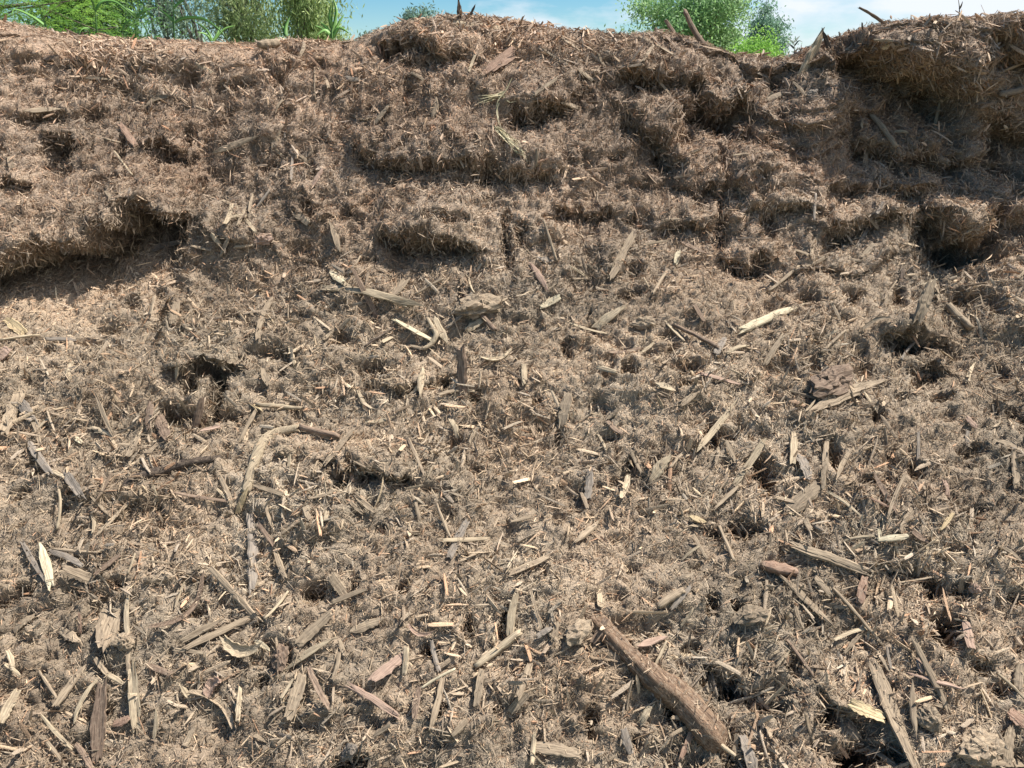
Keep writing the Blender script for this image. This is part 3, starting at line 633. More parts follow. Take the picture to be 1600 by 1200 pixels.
# x1 y1 x2 y2 width colour flags | short name | what else tells it apart
# colours: t tan p pale w cream g grey b brown d dark r reddish k pink o ochre
# flags: r round stick, s standing clear of the heap, n pointed at the second end, N pointed at both, c curled, f flat and broad, j torn ends, l lump
CATALOGUE = """
38 174 97 171 9 t fN | flat tan plank at upper left | lying level above a short dark slot
200 60 292 112 5 r n | long reddish splinter below left crest | slanting down to the right from the green seedlings
260 140 322 173 3 t r | thin twig on the upper left face | slanting down right of the small dark pits
308 101 330 113 6 p f | short pale chip near left crest | above the dark diagonal crack
188 195 208 223 9 r j | split reddish chip between dark hollows | upper left face, broken into two prongs
340 238 401 214 9 t N | pointed tan chip mid left face | rising to the right beside the round dark hollow
110 246 142 278 5 t - | tan splinter inside upper left hollow | lying in the slanting dark hollow
285 93 308 69 9 g fn | dark grey triangular board scrap | leaning on the left crest
405 53 436 61 13 t rl | stubby barked block on left crest | lying on the crest left of the grass clump
710 37 776 45 10 p f | pale board under the highest mound top | long, bare and pale, lying level under the skyline
766 110 806 78 16 r fj | fan of orange brown bark | frayed bark slab under the right side of the middle mound
715 19 716 -3 4 d sn | upright dark splinter on the mound top | left prong of the pair against the sky
721 19 717 1 5 d sn | thick dark splinter on the mound top | right prong of the pair against the sky
736 18 742 8 3 d sn | short dark peg on the mound top | right of the upright pair of splinters
1100 62 1070 17 7 b sr | dark stick against the right tree | sticking up left from the crest over the green tree
1053 47 1040 32 6 b s | short dark stub on the crest | left of the dark stick against the tree
1205 150 1172 168 8 p c | pale curved chip above the square hollow | right of centre on the upper face
880 161 907 171 8 t - | tan block chip above a dark pit | upper face, right of the straw tuft
1048 185 1077 200 9 r f | orange brown chip among dark hollows | upper right face, in front of the deep shade
1030 238 1092 239 6 t c | hooked tan root end on upper face | below the diagonal crack, left of the square hollow
1150 281 1185 243 7 b r | dark stick on the square mulch block | leaning inside the top of the block beside the crack
1150 243 1210 236 4 p N | thin pale sliver capping the square block | lying level along its top edge
1256 106 1284 54 14 p sj | pale grey board leaning on right crest | tall, split and bleached against the sky
1300 76 1286 47 7 d sn | dark board edge beside the pale board | leaning left on the right crest
1380 33 1343 12 4 b sr | thin stick poking from right mound | pointing up left into the sky
1349 46 1347 36 3 d s | tiny dark peg on the right mound | below the thin stick against the sky
1368 63 1394 64 4 p - | small level pale sliver on shaded mound | just under the skyline of the right mound
1377 75 1392 70 6 w N | bright leaf shaped chip on shaded mound | below the level pale sliver
1358 88 1377 103 9 t c | curled tan chip in shaded right mound | left end turned up
1333 90 1339 74 6 r c | small orange forked scrap in the shade | left part of the shaded right mound
1600 138 1562 146 9 g r | grey log end at the right edge | lying level near the top right corner
1600 98 1556 117 4 t r | thin branch at the right edge | above the grey log end
1362 181 1400 229 7 t r | long straight stick above the bright ledge | slanting down right on the shaded right face
1262 151 1276 142 11 g l | round grey lump near right crest | among scattered chips under the pale board
15 455 41 491 4 g r | thin grey stick at the big left overhang | slanting out of its shadow at the left edge
12 500 38 521 12 o f | bright ochre chip at the left edge | below the shadow of the big overhang
0 561 13 545 17 k f | pinkish block cut by the left edge | halfway up the picture
74 530 118 532 7 g - | weathered grey chip over a small pit | upper left talus, lying level
290 499 317 468 8 t N | curved tan chip on the left talus | leaf shaped, rising to the right
270 506 277 474 13 t f | broad flat tan chip on left talus | nearly upright, left of the leaf shaped one
339 519 383 556 9 t - | straight tan chip above the left cavity | slanting down to the right
275 593 278 567 7 p N | upright pale peg left of the cavity | standing at its upper left rim
267 356 265 344 6 p - | tiny pale peg below the big overhang | at the right end of its shadow
242 395 277 384 9 g c | grey brown curved chip | top of the left talus under the overhang
513 452 636 476 12 p j | longest pale plank of the middle talus | lying almost level under a brown leaning slat
585 484 555 427 8 b s | brown slat crossing the pale plank | leaning up to the left
519 426 536 440 13 w f | yellowish block above the pale plank | at its upper left
535 441 552 455 7 p - | small pale chip above the pale plank | between the yellowish block and the brown slat
622 503 669 529 9 w j | bleached chip pointing down right | middle talus, below the pale plank
679 499 699 537 10 p n | pale wedge beside the bleached chip | upright wedge with a pointed foot
608 467 632 440 15 t fj | ragged tan slab behind the pale plank | at the plank's upper right
530 393 515 347 9 t N | long tan strip above the talus top | hanging on the face above the pale plank
722 605 719 545 15 b s | tall purple brown slab | standing upright in the middle of the picture
713 486 778 472 12 t l | crumbly tan wood | middle talus, crossed by a thin bent stick
730 516 753 500 11 p f | blunt pale chip under the crumbly tan wood | middle talus
657 616 661 575 9 p N | upright pale peg by the middle pit | at the right of a small dark pit
755 562 797 549 7 p c | curved pale sliver right of centre talus | turned up like a smile
571 541 616 512 3 d r | thin dark twig of the middle talus | rising right towards the bleached chip
405 526 426 469 7 t - | long tan slat of left middle talus | steep, left of the pale plank
400 376 426 372 15 k fl | pinkish tan lump on the talus top | left of the middle, below the face
400 326 421 298 4 g r | thin grey stick at the face foot | rising right above the talus cone
829 412 855 453 9 k N | salmon pink splinter | right of the narrow dark cleft, upper middle
846 479 874 464 10 w f | small cream chip below the salmon splinter | broad and flat
957 428 986 373 9 t j | frayed tan bundle on the slope | rising steeply right of the salmon splinter
931 513 973 481 12 p n | broad pale wedge chip | lying right of the small cream chip
893 506 946 521 4 p - | thin pale sliver left of the broad wedge | slanting down to the right
988 508 1023 503 11 t l | crumbled tan wood | between the broad wedge and the cream splinter
1163 514 1253 477 11 w n | big cream splinter | brightest piece of the heap, right of the middle, pointing up right
1056 510 1121 543 6 b r | straight brown stick left of cream splinter | slanting down to the right
1119 553 1132 530 9 g f | lavender grey chip | under the left end of the cream splinter
1137 551 1169 541 6 p n | pale sliver under the cream splinter | small, pointing up to the right
1085 478 1099 502 9 b f | small brown block left of cream splinter | steep and flat
1065 379 1101 396 8 b N | dark capped chip high on the slope | right of centre below the face
951 551 999 545 6 b - | level brown chip with a shadow under it | right of centre
841 403 864 408 9 g N | grey oval chip above the salmon splinter | at the mouth of the narrow cleft
1339 384 1355 353 5 g - | grey stick hanging in the right shade | in the shadow of the right face
1348 404 1366 382 11 t f | tan block chip in the right shade | standing at the foot of the right face
1372 357 1356 336 9 t - | stub of tan wood in the right face | above the tan block chip
1434 498 1453 447 15 t j | rough tan chip of the right slope | broad, upright, with a torn surface
1480 478 1516 513 11 t r | round tan stick of the right slope | barkless, beside the rough tan chip
1200 456 1246 417 5 t r | long thin stick under the right face | rising to the right
1196 568 1223 526 8 t - | steep tan chip below the cream splinter | straight and parallel sided
1412 466 1410 424 9 d j | dark upright bark strip | left of the rough tan chip
1273 610 1327 585 26 b l | rough brown bark lump | oval and pitted, above the big split slab
1277 640 1367 601 17 t jN | big split tan slab | coarse grained, right of the middle, under the bark lump
1350 614 1368 641 5 p - | short pale stick at the split slab's tip | slanting down to the right
1238 612 1300 626 4 t - | thin slat left of the split slab | nearly level
8 673 37 604 13 t f | tall flat tan chip at the left edge | leaning right
34 632 51 656 13 g f | slate grey chip at the left edge | touching the tall flat tan chip
150 617 179 685 6 t N | long tan splinter of the left slope | steep, with a dark spot on its right
142 668 173 682 7 p N | short pale sliver at the long splinter's foot | left slope
48 695 79 738 10 g - | upper grey brown slat on the left | slanting down towards a second slat
105 740 126 773 11 g j | lower grey brown slat on the left | ends at a dark pit
304 663 315 625 10 b fs | dark bark flake inside the cavity | hanging at the back of the left cavity
314 669 324 650 6 r n | small red splinter in the left cavity | standing on its floor
315 673 342 667 5 k - | pinkish flake on the cavity floor | beside the small red splinter
250 650 262 684 15 b f | broad brown flake left of the cavity | flat against the slope
90 826 92 766 4 p r | thin upright pale stick on the left | below the lower grey slat
155 833 200 787 6 t - | tan sliver below the charred stick | rising to the right
80 912 63 851 12 w n | pale yellow wedge at lower left | pointed at the top, beside a grey slat
38 850 69 902 7 g - | grey slat beside the yellow wedge | parallel to its left side
350 589 400 638 8 o j | split yellow stick over the cavity | slanting down right, two toned
402 632 470 638 6 p r | level pale stick right of the cavity | starts where the yellow stick ends
372 800 386 766 8 o n | yellow tip of torn wood | below the pale forked branch
375 691 400 644 6 t - | steep tan slat at the cavity's right rim | beside the yellow stick's foot
80 863 128 885 8 g - | dark grey slat of the lower left | right of the yellow wedge
302 891 316 879 9 t l | small tan nut shaped chip | lower left, right of a leaning brown slat
395 915 392 808 13 g f | tall grey tan slat | upright, below the yellow tip of torn wood
508 724 551 673 10 t f | wide tan chip above the middle ledge | rising to the right
573 660 616 652 7 p N | pale curved sliver above the middle ledge | nearly level
470 668 530 682 8 b r | brown stick right of the forked branch | slanting gently down
432 842 479 807 5 t r | slender arched twig | below the middle ledge on its left
556 774 584 797 8 t j | frayed tan chip under the middle ledge | in front of its dark mouth
703 868 727 819 12 g f | steel grey chip crossing a pale stick | lower middle, steep
692 845 759 842 6 p - | pale stick under the steel grey chip | level
1017 751 1046 714 15 p fN | leaf shaped pale tan chip | right of centre, lying alone
1095 696 1149 627 8 p n | long pale stick rising to the right | left of the right hand pit
1149 753 1192 689 10 p - | pale slat at the deep right pit | leaning along its left rim
879 662 888 618 15 t f | dusty broad tan flake | upright, right of the middle
900 846 936 815 10 t N | tan chip below the leaf shaped chip | lower left of it, rising to the right
1077 807 1101 816 9 o N | small ochre chip above a dark crack | lower right of centre
1124 824 1146 876 5 t r | thin twig over the dark crack | slanting down to the right
799 895 853 872 9 t - | tan slat rising right near bottom middle | above the half buried log
1065 633 1089 614 9 t N | small leaf shaped tan chip | between pits, above the long pale stick
1230 798 1277 759 19 t f | big tan slab right of the deep pit | rising to the right
1248 713 1264 747 13 g f | whitish grey block between the two pits | upright
1238 724 1240 679 9 p - | pale upright slat above the grey block | between the two right pits
1293 769 1342 804 4 p - | thin straight pale slat | slanting down right from the big tan slab
1367 744 1401 802 8 b N | long brown splinter right of the pits | slanting down to the right
1372 844 1414 838 8 w - | pale straight slat with a notched end | right slope, level
1256 858 1352 893 13 t j | long grained tan plank | lower right, slanting down to the right
1190 884 1246 896 15 r rl | reddish bark roll | touching the left of the long grained plank
1558 690 1602 708 9 t j | split tan board at the right edge | slanting down to the right
1588 762 1585 712 11 t j | upright tan slat near the right edge | below the split board
103 892 179 923 14 t f | leaning tan board over a shadow | lower left, pointing at the big block
171 1001 190 925 24 t fj | big weathered tan block | lower left, standing under the leaning board
188 1014 201 994 27 t l | dusty clod at the foot of the block | lower left
202 1002 200 937 8 p - | narrow pale slat beside the big block | upright, on its right
212 1134 207 1048 14 p j | pale grey slat with a ragged foot | lower left, upright
206 1062 203 1012 7 t - | narrow tan slat above the ragged slat | upright, below the clod
88 1101 128 1045 10 t f | smooth tan chip near the lower left corner | rising to the right
153 1182 161 1072 19 b f | long faint brown board | upright, half sunk, bottom left
291 1013 390 967 10 t - | longer of two parallel tan slats | bottom left, rising to the right
290 999 346 970 9 t n | shorter of two parallel tan slats | above the longer one
330 889 401 967 9 t - | brown tan slat slanting down right | ends near the parallel slats
354 1002 404 1014 15 p c | curled pale shaving | right of the parallel tan slats
326 1086 345 1063 15 k c | orange brown curl at bottom left | below the curled shaving
304 1084 363 1132 11 t c | bowed tan chip at bottom left | wrapped under the orange brown curl
178 1131 202 1122 11 r f | red brown scrap by the ragged slat | bottom left
448 1046 520 999 9 p N | bowed pale slat at bottom middle left | rising right from a brown lump
436 1048 441 1008 21 b l | brown lump at the bowed slat's left end | bottom middle left
466 1006 512 963 15 t f | wide tan chip above the bowed slat | rising to the right
549 986 598 967 14 t fN | rounded tan chip of the bottom middle | rising gently right above a grey slat
552 1074 618 1116 10 k j | bright pink splinter | bottom middle, slanting down to the right
453 1117 473 1058 18 t f | wedge shaped tan board | bottom middle left, upright
484 1044 513 1102 8 b - | brown slat right of the wedge board | slanting down to the right
519 943 573 921 7 t - | straight tan slat under the small deep pit | rising to the right
519 900 538 928 16 t f | blunt tan block by the small deep pit | right of it
584 1061 629 1026 15 k f | dull pink brown slab | above the bright pink splinter
632 1053 635 1014 8 p - | pale peg beside the dull pink slab | upright, on its right
660 1075 709 1047 4 w r | thin white stick of the bottom middle | rising right, right of the pink splinter
744 1041 812 988 10 p r | long pale stick at the bottom centre | rising right to an upright slat
797 992 805 934 11 p - | upright pale slat left of the log | above the long pale stick
745 1102 752 1048 10 t - | tan slat under the long pale stick | upright
887 1003 918 975 26 t l | tan rounded block beside the log | left of its upper half
925 1004 946 968 10 b f | grey brown slat leaning on the log | between the log and the tan rounded block
998 1010 1041 995 11 k N | pinkish brown chip touching the log | on its right side
1029 948 1067 923 11 t r | blunt tan stick right of the log top | rising to the right
1151 966 1198 955 19 t fl | dusty broad tan block | lower right, level
975 1140 985 1176 10 g f | short grey slat under the log | bottom, upright
1064 1184 1083 1138 8 r - | reddish slat under the log's lower end | steep
1176 1204 1160 1153 17 g f | grey board cut by the bottom edge | right of the log's end
834 1168 902 1178 15 t f | flat tan slab at the bottom edge | level, left of the log's end
1224 905 1300 978 11 t N | long tapering tan splinter | lower right, slanting down to the right
1304 922 1377 1007 5 t r | long thin stick right of the tapering splinter | slanting the same way
1343 943 1350 903 12 r - | orange tan upright chip | lower right, above the long thin stick
1429 1004 1478 1104 10 t - | long tan slat left of the big pit | lower right, steep
1424 1054 1502 1076 8 k N | pinkish slat crossing the long tan slat | lower right
1430 1143 1425 1068 9 t N | tan slat standing over a crumbly clod | lower right
1372 1054 1430 1192 22 t fj | big bark board running down | bottom right, widest board there
1329 1100 1376 1122 15 o j | yellowish split block | left of the big bark board
1436 1126 1466 1118 34 t l | crumbly tan clod | lower right, beside the big bark board
1505 1178 1556 1160 44 t l | crumbly tan wood clump | bottom right corner
1572 1192 1580 1138 15 t - | upright tan slat in the bottom right corner | right of the crumbly clump
1526 1182 1592 1192 13 t f | level tan slat in the bottom right corner | under the crumbly clump
1296 1182 1326 1154 10 t f | tan flap at the bottom pit | hanging over its left side
1510 974 1517 1012 10 k - | orange tan peg by the big pit | on its right rim
1578 1112 1602 1132 20 r f | orange brown board cut by the right edge | lower right
1518 926 1526 915 15 k l | small pinkish clod above the big pit | on its right
172 124 130 122 4 t -
177 116 171 125 4 t -
68 92 92 90 8 b f
325 90 343 70 5 t -
347 84 368 74 6 t -
180 238 206 273 3 p r
16 246 20 262 7 t f
232 165 262 152 8 t c
103 196 186 223 3 t r
470 86 475 61 5 t -
535 69 548 54 6 t -
497 104 513 136 5 t -
492 110 493 156 2 t r
502 156 500 124 4 b N
538 121 566 125 7 g N
477 198 502 218 5 b -
587 193 606 167 7 t -
553 181 581 184 5 t -
676 184 681 154 9 t N
431 176 442 157 5 t -
425 233 438 204 8 t N
432 234 446 250 4 t -
455 279 457 244 4 g -
470 245 496 273 6 t -
489 291 503 267 6 k -
625 96 656 80 3 t r
644 114 661 125 5 t -
733 111 743 86 4 p -
1000 59 1050 86 5 t -
1005 95 1021 70 5 t -
1033 50 1056 76 5 b -
965 106 999 102 5 t -
835 149 869 124 6 t -
850 78 886 101 4 t -
935 84 946 106 4 t -
905 108 925 125 5 t -
880 62 905 80 5 t -
1025 121 1046 146 4 t -
805 230 823 253 5 p -
1030 271 1035 232 3 g r
837 259 838 234 4 t -
1155 104 1196 121 5 g -
1140 89 1200 92 4 p -
1392 81 1406 69 4 t -
1435 106 1456 89 4 p -
1458 131 1465 113 4 p N
1345 70 1351 54 7 t j
1470 159 1489 149 5 p -
1320 110 1345 113 3 t -
1347 200 1350 186 4 p -
1350 262 1352 237 9 t f
1485 257 1486 229 4 p r
1485 230 1502 239 7 t -
1398 206 1418 207 4 p -
1550 204 1560 181 4 g -
1200 157 1223 146 10 t -
1370 232 1387 214 4 t -
1240 130 1258 150 4 t -
1225 128 1236 112 6 g -
1460 200 1468 160 4 t -
235 491 241 463 6 t -
213 436 218 459 6 t -
120 554 136 581 5 t -
108 592 111 567 9 p f
190 329 216 341 4 p N
165 300 180 320 6 t -
0 532 60 524 4 p r
225 386 238 366 6 t -
352 350 362 322 6 p -
372 352 382 327 6 t -
330 366 343 382 7 p -
345 400 358 372 6 t -
366 386 397 383 5 t -
385 345 398 362 5 p -
300 385 330 392 5 t -
358 340 384 337 5 p -
350 315 372 325 7 t -
390 330 395 305 4 t -
460 334 482 350 10 t f
505 531 519 516 6 t -
526 518 546 499 6 t -
509 515 524 538 5 t -
650 460 692 436 3 t r
733 436 741 458 3 p r
547 428 563 401 3 t r
440 500 460 520 6 t -
410 577 420 601 9 t f
453 545 461 572 5 p -
735 438 728 430 3 t r
598 535 612 528 6 p -
666 545 640 540 5 t -
770 478 792 467 5 t -
700 512 727 490 5 t -
820 600 819 571 9 p -
935 575 962 582 7 p -
1022 456 1041 424 5 t -
1040 503 1067 531 4 p -
1055 412 1061 393 8 w -
850 346 869 407 4 t r
1003 551 1021 537 4 p -
1098 585 1152 600 7 k -
895 437 922 437 4 t -
893 418 916 433 3 p -
1040 378 1000 385 4 t -
1035 345 1060 343 4 t -
1285 551 1321 517 4 t r
1350 515 1391 499 6 t c
1383 561 1399 539 7 t -
1409 562 1431 534 4 g r
1460 444 1466 470 7 t -
1370 334 1378 317 6 g -
1455 398 1464 414 6 p -
1494 421 1518 405 4 t -
1438 445 1462 437 4 p -
1512 596 1521 569 5 p -
1255 416 1287 404 6 t -
1240 390 1262 398 7 t f
1268 400 1277 372 5 t -
1427 375 1432 398 8 t f
1325 403 1345 408 5 t -
1272 345 1274 305 4 g r
1300 475 1312 500 4 t -
1380 470 1400 440 3 t r
55 673 91 644 6 p -
48 651 62 691 5 t -
80 735 101 746 6 p -
145 779 172 806 4 t -
145 832 144 806 5 p -
215 722 246 694 6 t -
200 713 216 684 9 t f
340 739 361 786 7 t -
274 771 352 783 5 b -
232 670 236 630 11 b f
340 765 362 790 4 p -
86 858 152 864 4 t r
150 897 186 869 7 b -
200 896 211 866 3 p r
118 684 128 692 6 w -
240 760 248 782 4 p -
560 612 580 640 6 p -
690 617 742 612 5 t -
703 657 713 684 7 p -
734 692 751 664 5 t -
484 778 520 769 5 t -
475 793 483 813 7 t -
400 760 440 772 7 t -
547 784 566 801 6 t -
683 789 705 842 4 t r
508 814 511 799 6 p -
430 862 446 902 7 t -
404 820 426 852 7 b -
720 876 762 849 4 t -
430 706 458 704 17 t l
451 730 453 707 5 p -
640 688 662 738 4 t -
645 775 655 812 5 t -
415 786 425 820 5 t -
970 776 981 744 8 p -
919 778 922 738 12 g f
1118 722 1122 700 5 t -
950 660 972 678 7 b -
1025 600 1053 611 9 p N
935 680 946 703 4 p -
985 704 1001 737 5 t -
1085 838 1104 873 5 t -
1066 875 1091 855 4 p -
1120 792 1157 758 6 t -
948 655 966 640 6 t -
1050 728 1068 708 5 t -
1135 691 1148 720 6 t -
800 815 832 808 5 t -
1287 757 1292 688 8 t -
1292 690 1306 664 6 t -
1308 747 1330 703 7 t N
1433 737 1434 678 5 g -
1389 802 1413 744 4 t -
1360 779 1397 797 4 r -
1407 831 1424 799 7 t -
1375 845 1373 828 5 w -
1512 698 1512 675 6 g -
1510 654 1526 668 9 k -
1470 826 1488 803 5 o -
1475 752 1479 775 8 k -
1560 854 1592 876 6 t -
1258 812 1266 830 9 t -
1320 845 1364 838 4 p -
1200 750 1236 756 6 t -
1240 785 1212 778 8 t -
1425 830 1450 848 9 b -
24 987 52 964 11 t f
95 984 120 1002 12 t f
149 1028 166 1052 7 t -
164 1052 193 1069 6 p -
12 1018 20 1047 7 p -
9 1039 31 1056 5 p -
4 1128 27 1083 13 p f
62 1049 89 1090 4 t r
68 1121 110 1166 5 p -
69 1152 102 1196 5 t -
119 1164 143 1202 9 b -
118 1127 151 1064 6 p N
283 1074 299 1097 7 p N
289 1166 303 1138 9 t f
240 1152 243 1113 6 p N
231 1040 269 1055 9 b f
275 1015 322 1021 5 t -
372 1127 376 1078 7 p -
125 988 124 960 5 r -
240 979 314 908 6 b c
275 947 288 912 4 p -
400 1004 420 1017 7 w N
440 1090 457 1063 6 p -
415 966 450 925 4 p r
530 1000 538 1025 7 t -
520 1060 530 1020 6 t -
675 1132 691 1063 9 t f
735 996 742 968 4 o c
640 978 672 990 6 k c
675 1003 686 1047 6 g -
583 1150 609 1134 6 t -
536 1183 556 1168 20 g l
648 1120 655 1075 10 b f
708 1148 728 1128 10 t f
1020 1047 1041 1003 4 p -
1045 1029 1081 1024 6 p -
1065 976 1083 951 4 p -
1050 951 1079 917 7 g -
1000 1131 1016 1104 9 p j
1124 1163 1148 1181 6 p r
1145 1183 1151 1148 7 t -
798 1112 823 1084 13 t f
830 925 845 977 4 t -
850 975 871 1003 6 t -
864 1002 869 973 8 t -
831 1192 834 1148 7 p -
1069 1032 1096 1067 5 g -
938 948 936 928 10 p f
840 995 862 982 8 g -
810 1085 826 1040 10 t f
1274 903 1297 930 11 t f
1305 1000 1352 983 5 p -
1230 1002 1270 1057 5 b r
1240 940 1250 975 6 t -
1490 967 1510 971 3 p -
1500 926 1502 903 8 t -
1560 1054 1600 1092 4 p r
1590 1077 1593 1042 11 t -
1404 911 1456 902 3 t r
1355 1168 1402 1202 7 t -
1370 1020 1388 1048 6 t -
1385 1012 1392 1044 5 g -
1258 1117 1272 1160 7 t -
1460 1100 1482 1106 6 t -
1200 1118 1202 1150 10 t f
1320 1020 1345 990 6 t -
1435 1030 1440 1050 10 k f
""".strip().splitlines()

LAND = []      # landmarks for the labels of the smaller pieces
def orient_word(x1, y1, x2, y2):
    dx, dy = x2 - x1, y2 - y1
    if dx < 0: dx, dy = -dx, -dy
    a = math.degrees(math.atan2(-dy, dx))
    if abs(a) > 72: return 'upright'
    if abs(a) < 15: return 'level'
    return 'rising right' if a > 0 else 'slanting down right'
def piece_name(c, fl, w, ln):
    if 'l' in fl: return 'clod' if w > 20 else 'wood_lump'
    if 'r' in fl: return 'stick'
    if c in 'd': return 'bark_strip'
    return 'wood_splinter' if ln / w > 6.5 else 'wood_chip'
CATS = {'clod': 'clod', 'wood_lump': 'wood lump', 'stick': 'stick', 'bark_strip': 'bark', 'wood_splinter': 'splinter', 'wood_chip': 'wood chip'}
GROUPS = {'clod': 'clods in the mulch', 'wood_lump': 'lumps of wood on the heap', 'stick': 'sticks lying on the heap', 'bark_strip': 'strips of dark bark',
          'wood_splinter': 'long splinters on the heap', 'wood_chip': 'large wood chips on the heap'}
rows = []
for ln_ in CATALOGUE:
    q = [t.strip() for t in ln_.split('|')]
    f = q[0].split()
    x1, y1, x2, y2, w = map(float, f[:5])
    row = dict(x1=x1, y1=y1, x2=x2, y2=y2, w=w, c=f[5], fl=f[6], short=q[1] if len(q) > 1 else None, rest=q[2] if len(q) > 2 else None)
    row['len'] = math.hypot(x2 - x1, y2 - y1)
    row['name'] = piece_name(row['c'], row['fl'], w, row['len'])
    row['mx'], row['my'] = (x1 + x2) / 2, (y1 + y2) / 2
    if row['short']: LAND.append((row['mx'], row['my'], row['short'][0].lower() + row['short'][1:]))
    rows.append(row)
LAND += [(970, 1040, 'half buried log'), (395, 725, 'pale forked branch'), (260, 742, 'charred stick'), (795, 190, 'straw tuft')]

def dir_word(dx, dy):
    a = math.degrees(math.atan2(-dy, dx)) % 360
    return ['right of', 'up and right of', 'above', 'up and left of', 'left of', 'down and left of', 'below', 'down and right of'][int((a + 22.5) // 45) % 8]
used = set()
def auto_label(r):
    size = 'tiny' if r['len'] < 22 else 'small' if r['len'] < 34 else 'mid sized' if r['len'] < 55 else 'long'
    shape = 'lump' if 'l' in r['fl'] else 'twig' if 'r' in r['fl'] else 'curl' if 'c' in r['fl'] else 'flake' if 'f' in r['fl'] else 'splinter' if r['len'] / r['w'] > 6.5 else 'chip'
    ow = orient_word(r['x1'], r['y1'], r['x2'], r['y2'])
    near = sorted(LAND, key=lambda L: math.hypot(L[0] - r['mx'], L[1] - r['my']))
    for L in near[:12]:
        d = math.hypot(L[0] - r['mx'], L[1] - r['my'])
        s_ = f"{size} {COLNAME[r['c']]} {shape} {ow}, {'just ' if d < 45 else ''}{dir_word(r['mx'] - L[0], r['my'] - L[1])} the {L[2]}"
        n_ = len(s_.split())
        if s_ not in used and n_ <= 16: break
    used.add(s_)
    return s_
for i, r in enumerate(rows):
    if r['short']:
        lab = r['short'] + ', ' + r['rest']
        wd = lab.split()
        lab = ' '.join(wd[:16])
    else:
        lab = auto_label(r)
    x1, y1, x2, y2, w, c, fl = r['x1'], r['y1'], r['x2'], r['y2'], r['w'], r['c'], r['fl']
    a, b, nrm, worst = seat(x1, y1, x2, y2, 's' in fl)
    mid = (a + b) / 2
    dm = axis_depth(mid)
    W = w * dm / FPX * 1.12
    L = (b - a).length * 1.04
    T = W * (0.9 if 'r' in fl else 0.75 if 'l' in fl else 0.22 if 'f' in fl else 0.38)
    T = max(T, 0.0025)
    # keep clear of the shred layer: rest on top of it
    nrm2 = (nrm + Vector((rnd.gauss(0, .18), rnd.gauss(0, .18), rnd.gauss(0, .18)))).normalized()
    M = frame_matrix(a, b, nrm2)
    lift = (0 if 's' in fl else min(worst * 0.75, 0.02) + 0.012 + T * 0.3)
    M.translation = M.translation + nrm * lift
    if 's' not in fl:   # slide back along the sight line so the lift does not shift it sideways
        off = nrm * lift; fw = ray(r['mx'], r['my']).normalized()
        M.translation = M.translation - (off - fw * off.dot(fw)) * 0.9
    k_, rg = (16, 14) if w > 12 else (10, 10)
    tp = (0.72, 0.72)
    if 'n' in fl: tp = (0.8, 0.12)
    if 'N' in fl: tp = (0.25, 0.15)
    if 'r' in fl: tp = (0.8, 0.75)
    if 'l' in fl: tp = (0.45, 0.45)
    me = wood_mesh(r['name'], L, W, T, 100 + i, taper=tp, bend=0.02 if w > 8 or 'r' in fl else 0.035, twist=rnd.uniform(-.3, .3),
                   jag=0.11 if 'j' in fl else (0.02 if 'r' in fl else 0.055), ridge=0.05 if 'l' in fl else 0.16 if 'j' in fl else (0.05 if 'r' in fl else 0.11),
                   rings=rg, k=k_, curl=(0.8 if 'c' in fl else rnd.uniform(-.12, .2)) * (0 if ('r' in fl or 'l' in fl) else 1), lump=0.06 if 'l' in fl else 0)
    if 'l' in fl and 'r' not in fl:
        me = lump_mesh(r['name'], L, max(W, L * .55), max(W, L * .5) * .7, i)
    if 'c' in fl:
        n_ = len(me.vertices); co = np.empty(n_ * 3, np.float32); me.vertices.foreach_get('co', co); co = co.reshape(-1, 3)
        co[:, 1] += 0.16 * L * (4 * (co[:, 0] / L) ** 2 - 1) * rnd.choice([-1, 1]); co[:, 2] += 0.10 * L * (4 * (co[:, 0] / L) ** 2 - .5)
        me.vertices.foreach_set('co', co.ravel()); me.update()
    if 'r' in fl:
        me.polygons.foreach_set('use_smooth', np.ones(len(me.polygons), bool))
    o = link_mesh(r['name'], me, WM[c])
    o.matrix_world = M
    props(o, lab, CATS[r['name']], GROUPS[r['name']])
    if 's' not in fl: LITTERED.append((o, rnd.choice([0, .05, .15, .4]) if c not in 'wok' else .1 if 'l' not in fl else .8))

